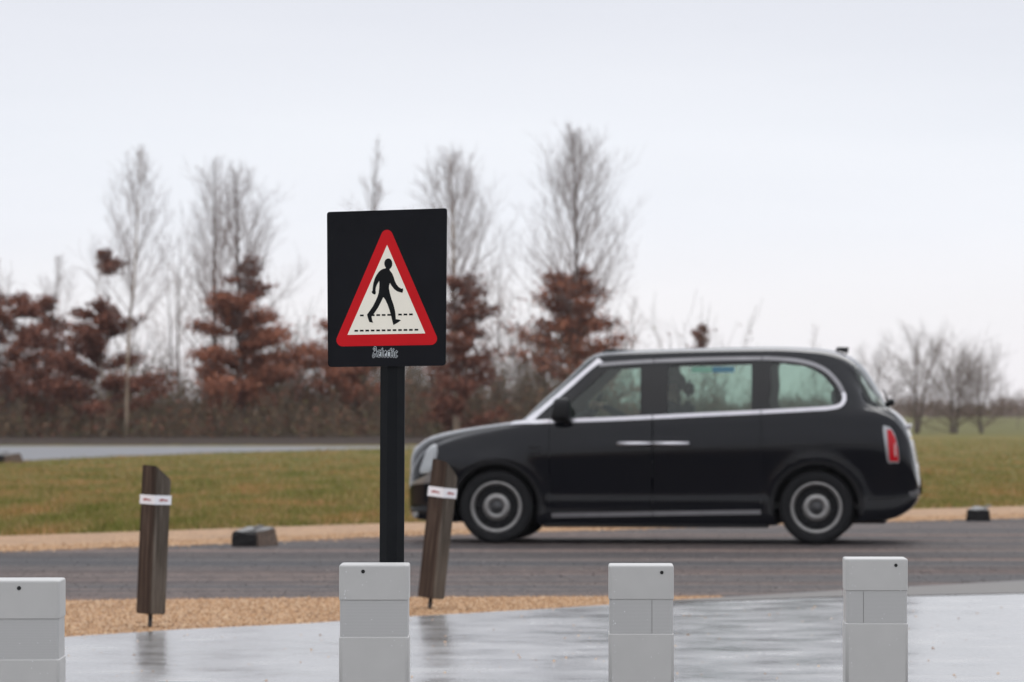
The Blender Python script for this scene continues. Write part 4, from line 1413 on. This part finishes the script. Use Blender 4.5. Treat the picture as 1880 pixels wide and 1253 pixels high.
# ---- cabin
def seat(u, y, w_, zb, back_lean, head=True):
    r = loc_box('seat', u-.24, u+.25, y-w_/2, y+w_/2, zb-.16, zb, M['fabric'], .05)
    bm = box_bm(-.06, .06, -w_/2, w_/2, 0, .62)
    bmesh.ops.bevel(bm, geom=bm.edges[:], offset=.045, segments=3, affect='EDGES')
    bmesh.ops.transform(bm, matrix=Matrix.Translation(loc(u+.24, y, zb-.04)) @ Matrix.Rotation(back_lean, 4, 'Y'), verts=bm.verts[:])
    bm_obj('backrest', bm, M['fabric'], r, True)
    if head:
        bm = box_bm(-.045, .045, -.13, .13, .64, .82)
        bmesh.ops.bevel(bm, geom=bm.edges[:], offset=.04, segments=3, affect='EDGES')
        bmesh.ops.transform(bm, matrix=Matrix.Translation(loc(u+.24, y, zb-.04)) @ Matrix.Rotation(back_lean, 4, 'Y'), verts=bm.verts[:])
        bm_obj('headrest', bm, M['fabric'], r, True)
    return r
UH, ZH = carinv(1245, 712, .40)      # driver's head
UH -= .055
US = UH-.02
loc_box('cabin_floor', 1.3, 4.3, -.78, .78, .33, .38, M['trimdark'], .01)
seat(US-.10, .40, .50, .76, math.radians(3))
loc_box('dashboard', 1.20, 1.55, -.76, .76, .80, 1.10, M['trimdark'], .06)
loc_box('partition', US+.36, US+.39, -.72, .72, .40, 1.02, M['trimdark'], .005)
seat(3.72, 0, 1.3, .74, math.radians(10), False)
for yy in (-.42, .0, .42):
    loc_box('headrest', 3.99, 4.07, yy-.13, yy+.13, 1.30, 1.44, M['fabric'], .03)
# steering wheel
su, sz_ = carinv(1088, 742, .40)
bm = bmesh.new()
R_, r2 = .185, .015
V, Fc = [], []
for i in range(28):
    a = 2*PI*i/28
    for k in range(8):
        b = 2*PI*k/8
        V.append(((R_+r2*math.cos(b))*math.cos(a), (R_+r2*math.cos(b))*math.sin(a), r2*math.sin(b)))
for i in range(28):
    for k in range(8):
        i2, k2 = (i+1) % 28, (k+1) % 8
        Fc.append((i*8+k, i2*8+k, i2*8+k2, i*8+k2))
o = len(V)
for a in (0, 2.1, 4.2):
    V1, F1 = tube_points([(0, 0, -.02), (R_*math.cos(a), R_*math.sin(a), 0)], [.03, .015], 6)
    oo = len(V); V += V1; Fc += [tuple(i+oo for i in f) for f in F1]
bm.free()
sw = new_obj('steering_wheel', V, Fc, M['plastic'], taxi, True)
sw.location = loc(su, .40, sz_-.06); sw.rotation_euler = (0, math.radians(-62), 0)
V, Fc = tube_points([loc(su, .40, sz_-.06), loc(su-.3, .40, sz_-.22)], [.03, .03], 8)
new_obj('steering_column', V, Fc, M['trimdark'], taxi, True)
SWP = (su, .40, sz_-.06)

# ---- driver: a single skinned figure, seated
M['jacket'] = simple('dark_jacket', (0.018, 0.019, 0.024), 0.85, 0, 0.2, 30)
M['skin'] = simple('skin', (0.42, 0.25, 0.18), 0.55, 0, 0.06, 20)
M['hair'] = simple('dark_hair', (0.02, 0.016, 0.013), 0.7, 0, 0.3, 60)
def driver():
    hip = (US-.10, .40, .84)
    Wm = Matrix.Translation(taxi.location) @ Matrix.Rotation(-YAW, 4, 'Z')
    V, E, R = [], [], []
    def v(u, y, z, r):
        V.append(loc(u, y, z)); R.append(r); return len(V)-1
    def chain(start, pts):
        a = start
        for p in pts:
            b = v(*p); E.append((a, b)); a = b
        return a
    hx, hz = UH, ZH
    pel = v(US-.06, .40, .86, .145)
    ab = chain(pel, [(US-.02, .40, 1.00, .14)])
    chest = chain(ab, [(US+.02, .40, 1.14, .15)])
    neckb = chain(chest, [(US+.02, .40, 1.25, .08)])
    neck = chain(neckb, [(hx+.02, .40, hz-.13, .055)])
    jaw = chain(neck, [(hx-.005, .40, hz-.06, .075)])
    skull = chain(jaw, [(hx+.005, .40, hz+.03, .102)])
    crown = chain(skull, [(hx+.01, .40, hz+.085, .065)])
    chain(jaw, [(hx-.085, .40, hz-.02, .018), (hx-.10, .40, hz-.03, .012)])       # nose
    for s in (-1, 1):
        chain(skull, [(hx+.01, .40+s*.088, hz-.005, .022), (hx+.02, .40+s*.10, hz+.005, .016)])  # ears
        sh = chain(neckb, [(US+.03, .40+s*.16, 1.215, .068)])
        el = chain(sh, [(US-.03, .40+s*.23, 1.06, .055), (US-.10, .40+s*.25, .98, .046)])
        hw_ = (SWP[0]+.03, SWP[1]+s*.17, SWP[2]+.03)
        wr_ = chain(el, [((US-.10+hw_[0])/2, .40+s*.22, (.98+hw_[2])/2+.02, .040), (hw_[0]+.09, hw_[1]+s*.01, hw_[2]+.01, .028)])
        pm = chain(wr_, [(hw_[0]+.05, hw_[1]+s*.005, hw_[2]+.012, .032)])
        for j in range(4):
            off = (j-1.5)*.019
            L = (.9, 1.05, 1.0, .8)[j]
            chain(pm, [(hw_[0]+.01, hw_[1]+s*.015, hw_[2]+.02-off, .010), (hw_[0]-.03*L, hw_[1]+s*.02, hw_[2]+.015-off, .009), (hw_[0]-.045*L, hw_[1]-s*.005, hw_[2]+.005-off, .0085), (hw_[0]-.03*L, hw_[1]-s*.022, hw_[2]-off, .008)])
        chain(pm, [(hw_[0]+.03, hw_[1]-s*.02, hw_[2]+.035, .011), (hw_[0]+.0, hw_[1]-s*.028, hw_[2]+.045, .009)])
        hp = chain(pel, [(US-.10, .40+s*.10, .84, .10)])
        chain(hp, [(US-.33, .40+s*.12, .86, .082), (US-.52, .40+s*.13, .86, .066), (US-.62, .40+s*.13, .66, .055), (US-.70, .40+s*.13, .46, .042), (US-.82, .40+s*.13, .43, .040)])
    me = bpy.data.meshes.new('person_skeleton'); me.from_pydata(V, E, [])
    o = bpy.data.objects.new('person_skeleton', me); COL.objects.link(o)
    sk = o.modifiers.new('skin', 'SKIN')
    if not me.skin_vertices: 
        me.skin_vertices.new() if hasattr(me.skin_vertices, 'new') else None
    for i, r in enumerate(R):
        me.skin_vertices[0].data[i].radius = (r, r)
        me.skin_vertices[0].data[i].use_root = (i == 0)
    sb = o.modifiers.new('sub', 'SUBSURF'); sb.levels = 1; sb.render_levels = 1
    dg = bpy.context.evaluated_depsgraph_get()
    m2 = bpy.data.meshes.new_from_object(o.evaluated_get(dg))
    bpy.data.objects.remove(o); bpy.data.meshes.remove(me)
    m2.name = 'person'
    m2.materials.clear()
    fm = []
    hwx = SWP[0]+.12-UF
    for p in m2.polygons:
        c = p.center
        fm.append(1 if (c.z > ZH-.12 or (c.x < hwx and c.z > .9)) else 0)
    # place origin at the hips
    off = Vector(loc(*hip))
    for vv in m2.vertices: vv.co -= off
    po = link('person', m2, [M['jacket'], M['skin']], None, True, fm)
    po.location = Wm @ off
    po.rotation_euler = (0, 0, -YAW)
    tag(po, 'person in dark clothing sitting at the wheel, seen through the tinted windows', 'person')
    # hair cap
    bm = bmesh.new(); bmesh.ops.create_uvsphere(bm, u_segments=20, v_segments=14, radius=.122)
    for vv in list(bm.verts):
        if vv.co.z < -.01 and vv.co.x < .03 or vv.co.z < -.06: bm.verts.remove(vv)
    for vv in bm.verts: vv.co = Vector(loc(hx+.012, .40, hz+.03))+Vector((vv.co.x*1.05, vv.co.y*.98, vv.co.z*1.08))-off
    bm_obj('hair', bm, M['hair'], po, True)
    for s in (-1, 1):
        bm = bmesh.new(); bmesh.ops.create_uvsphere(bm, u_segments=10, v_segments=8, radius=.012)
        for vv in bm.verts: vv.co += Vector(loc(hx-.083, .40+s*.032, hz+.012))-off
        bm_obj('eye', bm, M['hole'], po, True)
driver()

# ================================================================== TREES
class Tubes:
    def __init__(s): s.a = []
    def line(s, pts, r0, r1):
        n = len(pts)-1
        for i in range(n):
            a, b = r0+(r1-r0)*i/n, r0+(r1-r0)*(i+1)/n
            s.a.append((*pts[i], *pts[i+1], a, b))
    def mesh(s, name, sides=3):
        A = np.array(s.a, np.float64)
        p0, p1, r0, r1 = A[:, 0:3], A[:, 3:6], A[:, 6:7], A[:, 7:8]
        d = p1-p0; d /= np.linalg.norm(d, axis=1, keepdims=True)+1e-9
        ref = np.where(np.abs(d[:, 2:3]) > .9, np.array([[1., 0, 0]]), np.array([[0, 0, 1.]]))
        a = np.cross(d, ref); a /= np.linalg.norm(a, axis=1, keepdims=True)+1e-9
        b = np.cross(d, a)
        n = len(A)
        V = np.empty((n, sides, 4, 3))
        for k in range(sides):
            t0, t1 = 2*PI*k/sides, 2*PI*(k+1)/sides
            e0 = a*math.cos(t0)+b*math.sin(t0); e1 = a*math.cos(t1)+b*math.sin(t1)
            V[:, k, 0] = p0+e0*r0; V[:, k, 1] = p0+e1*r0; V[:, k, 2] = p1+e1*r1; V[:, k, 3] = p1+e0*r1
        return quad_mesh(name, V.reshape(-1, 3), n*sides)

def leaf_mesh(name, C, size, r):
    C = np.array(C); n = len(C)
    nr = r.normal(size=(n, 3)); nr /= np.linalg.norm(nr, axis=1, keepdims=True)
    t = np.cross(nr, r.normal(size=(n, 3))); t /= np.linalg.norm(t, axis=1, keepdims=True)
    b = np.cross(nr, t)
    s = (size*(.6+.8*r.random(n)))[:, None]
    V = np.empty((n, 4, 3))
    V[:, 0] = C-t*s; V[:, 1] = C-b*s*.55; V[:, 2] = C+t*s; V[:, 3] = C+b*s*.55
    return quad_mesh(name, V.reshape(-1, 3), n)

def grow(p, d, L, n, up, wob, r):
    pts = [p.copy()]
    q = p.copy(); dd = d/np.linalg.norm(d)
    for i in range(n):
        dd = dd+np.array((0, 0, up))/n+r.normal(size=3)*wob
        dd /= np.linalg.norm(dd)
        q = q+dd*L/n
        pts.append(q.copy())
    return pts
def along(pts, f):
    x = f*(len(pts)-1); i = min(int(x), len(pts)-2); k = x-i
    p = pts[i]*(1-k)+pts[i+1]*k
    d = pts[i+1]-pts[i]
    return p, d/np.linalg.norm(d)

def bark(name, lo, hi):
    m, nt, b = nodes_of(name)
    v = mapped(nt, 'obj', (1, 1, .4))
    c = ramp(nt, noise(nt, v, 6, 5), [(0.3, lo), (0.7, hi)])
    nt.links.new(c, b.inputs['Base Color']); b.inputs['Roughness'].default_value = 0.9; b.inputs['Specular IOR Level'].default_value = 0.15
    return m
M['bark'] = bark('grey_brown_bark', (0.09, 0.07, 0.06), (0.17, 0.14, 0.125))
M['bark_tan'] = bark('tan_bark', (0.26, 0.19, 0.13), (0.42, 0.33, 0.25))
M['twig'] = bark('brown_grey_twigs', (0.19, 0.145, 0.13), (0.30, 0.235, 0.215))
M['twig_dark'] = bark('dark_twigs', (0.11, 0.080, 0.064), (0.19, 0.145, 0.118))
M['scrub'] = bark('scrub_stems', (0.092, 0.072, 0.052), (0.165, 0.130, 0.092))
M['twig_pale'] = bark('pale_grey_twigs', (0.30, 0.25, 0.23), (0.44, 0.38, 0.35))
M['leaf_brown'] = island_mat('dry_beech_leaves', [(0, (0.12, 0.050, 0.035)), (.5, (0.20, 0.083, 0.055)), (1, (0.30, 0.125, 0.082))], 0.8, (0.8, [(0.3, (0.75, 0.72, 0.75)), (0.7, (1.15, 1.1, 1.05))]))
M['leaf_orange'] = island_mat('copper_leaves', [(0, (0.17, 0.072, 0.046)), (.5, (0.30, 0.124, 0.078)), (1, (0.45, 0.195, 0.118))], 0.8, (0.8, [(0.3, (0.75, 0.7, 0.7)), (0.7, (1.15, 1.1, 1.05))]))
M['leaf_olive'] = island_mat('dull_scrub_leaves', [(0, (0.11, 0.075, 0.046)), (.5, (0.17, 0.115, 0.068)), (.85, (0.22, 0.125, 0.08)), (1, (0.18, 0.17, 0.065))], 0.85)

KT = 178.0/F    # metres per photo pixel at the tree line
def tree(px, base, topy, D, label, spread, name='bare_tree', n1=44, h0=.18, n2=8, n3=2, twig='twig', trunk_mat='bark', up=.55, seed=0,
         leaf=None, r_trunk=None, twig_r=.0052, lean=0.0, stems=1, elev=(30, 66), cat='tree', group=None, top_pow=.92):
    """leaf: list of (zlo, zhi, radius, count, mat) in metres"""
    r = np.random.default_rng(seed+100)
    x, y, _ = at(px, base, D)
    k = D/F
    H = (base-topy)*k*.985
    sw_ = 1.1*spread*k          # half spread in metres
    root = empty(name, (x, y, 0.0))
    tag(root, label, cat, group)
    rt = r_trunk or H*.0085
    tv, tf = [], []
    tb = Tubes()
    LB = []
    for s in range(stems):
        d0 = np.array((lean+(r.normal()*.10 if stems > 1 else 0), r.normal()*.05, 1.0))
        b0 = np.array((r.normal()*.15 if stems > 1 else 0, r.normal()*.15 if stems > 1 else 0, -.1))
        hs = H*(1 if s == 0 else .8+.15*r.random())
        tp = grow(b0, d0, hs, 14, .25, .022, r)
        V1, F1 = tube_points(tp, [max(.010, rt*(1-.93*(i/14))**1.0) for i in range(15)], 7)
        o = len(tv); tv += V1; tf += [tuple(i+o for i in f) for f in F1]
        nn = n1//stems if stems > 1 else n1
        az = r.random()*6
        for i in range(nn):
            f = h0+(0.97-h0)*(i+.5)/nn+r.normal()*.01
            f = min(max(f, .05), .98)
            p, d = along(tp, f)
            az += 2.4+r.normal()*.3
            fr = (f-h0)/(1-h0)
            el = math.radians(elev[0]+(elev[1]-elev[0])*fr+r.normal()*6)
            L = sw_*((1-max(fr, 0))**top_pow*(.75+.6*r.random())+.06)/max(.55, math.cos(el))*1.12
            dv = np.array((math.cos(az)*math.cos(el), math.sin(az)*math.cos(el), math.sin(el)))
            bp = grow(p, dv, L, 6, up, .07, r)
            rb = max(.010, rt*.34*(1-f)+.005)
            tb.line(bp, rb, twig_r)
            n2_ = max(3, int(n2*min(1.6, L/1.5)))
            for j in range(n2_):
                f2 = .18+.8*(j+r.random())/n2_
                p2, d2 = along(bp, f2)
                rv = r.normal(size=3); rv -= d2*rv.dot(d2); rv /= np.linalg.norm(rv)
                dv2 = d2*.75+rv*.7+np.array((0, 0, .12))
                L2 = L*.42*(1.1-.6*f2)*(.6+.7*r.random())
                sp_ = grow(p2, dv2, L2, 4, up*.55, .09, r)
                tb.line(sp_, twig_r*1.25, twig_r*.8)
                LB.append(sp_)
                for q in range(n3):
                    p3, d3 = along(sp_, .15+.83*r.random())
                    rv = r.normal(size=3); rv -= d3*rv.dot(d3); rv /= np.linalg.norm(rv)
                    tb.line(grow(p3, d3*.8+rv*.6+np.array((0, 0, .1)), L2*(.35+.35*r.random()), 2, up*.4, .08, r), twig_r*.85, twig_r*.6)
    new_obj('trunk', tv, tf, M[trunk_mat], root, True)
    link('crown', tb.mesh('crown'), M[twig], root)
    if leaf:
        for (zl, zh, rad, cnt, mt, cx) in leaf:
            C = []
            tz_ = Tubes()
            # tiers of leafy boughs
            nb = max(5, int((zh-zl)*6.5))
            per = int(cnt*.95)//nb
            for i in range(nb):
                fz = (i+r.random())/nb
                z = zl+(zh-zl)*fz
                env = 1.55*rad*(1-.68*fz**1.2)*(.45+.95*r.random())
                a = r.random()*2*PI
                st = np.array((cx, 0, z-.15)); dv = np.array((math.cos(a), math.sin(a), .22))
                bp = grow(st, dv, env, 5, .25, .1, r)
                tz_.line(bp, .022, .008)
                for q in range(per):
                    f = .12+.88*r.random()**.7
                    pp, _ = along(bp, min(f, .999))
                    sg = .07+.20*f*min(1.2, .4+env*.5)
                    C.append(pp+r.normal(size=3)*np.array((sg, sg, sg*.5)))
            link('leaves', leaf_mesh('leaves', C, .082, r), M[mt], root)
            link('bough', tz_.mesh('bough'), M['bark'], root)
    return root

# left to right along the far track
tree(18, 806, 462, 176, 'bare topped tree with dark brown leaves cut off by the left edge', 62, seed=1, stems=2, leaf=[(.9, 5.7, 1.9, 11000, 'leaf_brown', .1)], h0=.25, n1=40)
tree(82, 806, 458, 180, 'thin bare tree with brown leaf clumps, second from the left edge', 60, seed=2, leaf=[(.9, 5.9, 1.15, 6500, 'leaf_brown', .0)], h0=.3, n1=34)
tree(188, 806, 452, 174, 'brown leaved tree with a single leaf tuft on its bare leading stem', 42, 'beech_tree', seed=3, leaf=[(.9, 5.4, 1.65, 14000, 'leaf_brown', -.05), (6.7, 7.6, .42, 1300, 'leaf_brown', .05)], h0=.22, n1=14, n2=5, n3=3, trunk_mat='bark_tan', r_trunk=.055)
tree(232, 806, 256, 173, 'tall slender bare birch with a pale tan trunk right of the tufted tree', 92, 'birch_tree', seed=4, n1=46, h0=.30, trunk_mat='bark_tan', r_trunk=.085, twig='twig', up=.8, elev=(38, 70))
tree(312, 806, 430, 190, 'pale bare feathery young tree in the gap between the two tall bare trees', 70, 'young_tree', seed=5, n1=34, h0=.1, twig='twig_pale', up=.5, stems=2)
tree(392, 806, 278, 183, 'tall dark bare tree with upswept branches left of the copper tree', 84, 'bare_tree', seed=6, n1=50, h0=.26, r_trunk=.15, up=.8, elev=(38, 70))
tree(446, 806, 300, 176, 'broad tree with bare top and copper leaves in its lower half', 108, 'beech_tree', seed=7, n1=52, h0=.3, r_trunk=.15, up=.75, elev=(34, 68), leaf=[(.9, 5.7, 2.0, 19000, 'leaf_orange', -.25), (5.3, 7.2, .75, 2200, 'leaf_brown', .1)])
tree(540, 806, 560, 182, 'low bare feathery sapling just left of the black sign', 52, 'young_tree', seed=8, n1=26, h0=.1, twig='twig', stems=2)
tree(664, 806, 232, 180, 'tall bare tree rising behind the black sign with copper leaves low down', 62, 'bare_tree', seed=9, n1=44, h0=.25, leaf=[(.9, 4.9, 1.75, 13000, 'leaf_orange', -.5)])
tree(838, 806, 264, 170, 'bare tree with a pale tan trunk just right of the sign', 118, 'birch_tree', seed=10, n1=56, h0=.24, trunk_mat='bark_tan', r_trunk=.15, n2=10, up=.75, elev=(34, 68), leaf=[(.4, 6.3, 1.15, 9500, 'leaf_brown', .35)])
tree(918, 806, 470, 184, 'pale bare feathery tree filling the gap left of the tallest tree', 78, 'young_tree', seed=11, n1=34, h0=.08, twig='twig_pale', up=.35, stems=2)
tree(1060, 806, 232, 180, 'tallest bare tree with copper leaves halfway up behind the taxi windscreen', 112, 'bare_tree', seed=12, n1=64, h0=.28, r_trunk=.15, n2=10, up=.8, elev=(34, 70), leaf=[(.4, 6.9, 1.85, 9500, 'leaf_orange', -.1), (2.9, 6.6, 1.75, 6500, 'leaf_orange', -.3)])
tree(1160, 806, 540, 188, 'low pale bare tree just above the front of the taxi roof', 60, 'young_tree', seed=13, n1=26, h0=.1, twig='twig_pale', up=.4)
tree(1287, 800, 580, 190, 'small tree with a brown leaf tuft above the middle of the taxi roof', 26, 'young_tree', seed=14, n1=16, h0=.3, leaf=[(3.7, 4.95, .26, 620, 'leaf_brown', 0)])
tree(1500, 798, 596, 230, 'faint thin bare sapling above the rear half of the taxi roof', 34, 'young_tree', seed=15, n1=20, h0=.2, twig='twig_pale', n2=6)
# group on the right
gk = dict(elev=(24, 66), up=.5)
tree(1608, 796, 650, 216, 'bare twiggy tree partly hidden by the rear window of the taxi', 72, 'bare_tree', seed=16, n1=32, h0=.05, twig='twig_dark', stems=3, **gk)
tree(1690, 797, 616, 214, 'tallest of the bare trees in the field right of the taxi', 66, 'bare_tree', seed=17, n1=40, h0=.1, twig='twig_dark', r_trunk=.10, top_pow=.75, n2=8, stems=2, **gk)
tree(1748, 799, 700, 212, 'wide dark bare tree in the middle of the field group at right', 78, 'bare_tree', seed=18, n1=40, h0=.06, twig='twig_dark', r_trunk=.09, n2=11, stems=3, top_pow=.45, **gk)
tree(1806, 797, 706, 214, 'bare tree with dense twigs at the right end of the field group', 62, 'bare_tree', seed=19, n1=36, h0=.06, twig='twig_dark', r_trunk=.075, n2=11, stems=3, top_pow=.45, **gk)
tree(1868, 790, 712, 260, 'small distant bare shrub near the right edge', 22, 'shrub', seed=20, n1=18, h0=.15, twig='twig', cat='shrub', **gk)

# thicket under the trees, one mass
def thicket():
    r = np.random.default_rng(77)
    tb = Tubes(); C = []; C2 = []
    def top(px):     # height of the scrub in metres along the row
        h = np.interp(px, [-150, 0, 110, 200, 270, 340, 420, 520, 580, 680, 760, 860, 940, 1010, 1150, 1260, 1400, 1440, 1500, 1640], [3.2, 3.0, 2.6, 2.4, 2.6, 3.0, 2.9, 3.2, 3.8, 3.3, 3.4, 3.3, 3.3, 3.3, 3.1, 3.2, 3.1, 2.0, 2.2, 1.1])
        return h
    for i in range(4300):
        px = r.uniform(-420, 1640) if i % 5 == 0 else r.uniform(-420, 1120)
        D = r.uniform(177, 200) if r.random() < .8 else r.uniform(170, 177)
        x = (px-HX)/F*D
        h = float(top(px))*((.42+.95*r.random()**1.6) if D > 177 else (.2+.35*r.random()))*(1+.38*math.sin(px*.045+1)*math.sin(px*.021))
        d = np.array((r.normal()*.28, r.normal()*.2, 1))
        pts = grow(np.array((x, D, .0)), d, h, 4, .3, .10, r)
        tb.line(pts, .016, .007)
        for j in range(8):
            p, dd = along(pts, .15+.85*r.random()*.99)
            rv = r.normal(size=3); rv[2] = abs(rv[2])*.6
            tb.line(grow(p, dd*.7+rv*.55, h*(.16+.25*r.random()), 2, .4, .1, r), .0085, .006)
        dens_ = 12
        for j in range(dens_):
            p, dd = along(pts, .22+.77*r.random())
            q = p+r.normal(size=3)*.16
            q[2] = abs(q[2])
            (C if r.random() < .72 else C2).append(q)
    o = link('undergrowth', tb.mesh('undergrowth'), M['scrub'])
    tag(o, 'dense brown bare thicket along the foot of the trees', 'undergrowth', kind='stuff')
    lm = leaf_mesh('scrub_leaves', C, .075, r)
    o2 = link('scrub_leaves', lm, M['leaf_olive']); tag(o2, 'dull olive brown leaves scattered through the thicket', 'undergrowth', kind='stuff')
    o3 = link('scrub_leaves', leaf_mesh('scrub_leaves', C2, .075, r), M['leaf_brown']); tag(o3, 'dry red brown leaves scattered through the thicket', 'undergrowth', kind='stuff')
thicket()

def hedgerow():
    r = np.random.default_rng(5)
    tb = Tubes(); C = []
    for i in range(8500):
        D = r.uniform(560, 590)
        px = r.uniform(-900, 2780)
        x = (px-HX)/F*D
        h = (2.0+.5*math.sin(px*.031)+.3*math.sin(px*.11))*(.55+.6*r.random())
        pts = grow(np.array((x, D, .0)), np.array((r.normal()*.25, r.normal()*.2, 1)), h, 3, .2, .08, r)
        tb.line(pts, .05, .02)
        for j in range(3):
            p, dd = along(pts, .3+.69*r.random())
            tb.line(grow(p, dd*.6+r.normal(size=3)*.5, h*.3, 2, .4, .1, r), .025, .016)
        for j in range(5):
            p, dd = along(pts, r.random()*.95); q = p+r.normal(size=3)*.25; q[2] = abs(q[2]); C.append(q)
    o = link('far_hedgerow', tb.mesh('far_hedgerow'), M['twig']); tag(o, 'distant brown hedgerow along the horizon', 'hedgerow', kind='stuff')
    o = link('hedgerow_leaves', leaf_mesh('hedgerow_leaves', C, .20, r), M['leaf_olive']); tag(o, 'dull leaves of the distant hedgerow', 'hedgerow', kind='stuff')
hedgerow()

# ================================================================== HAZE
def haze():
    bm = box_bm(-420, 420, -3, 640, -1.2, 16)
    m, nt, b = nodes_of('haze_air')
    nt.nodes.remove(b)
    v = N(nt, 'ShaderNodeVolumePrincipled')
    v.inputs['Color'].default_value = (0.93, 0.94, 0.97, 1)
    v.inputs['Density'].default_value = HAZE
    v.inputs['Anisotropy'].default_value = 0.0
    nt.links.new(v.outputs[0], nt.nodes['Material Output'].inputs['Volume'])
    o = bm_obj('haze', bm, m)
    tag(o, kind='stuff')
HAZE = 0.00012
haze()
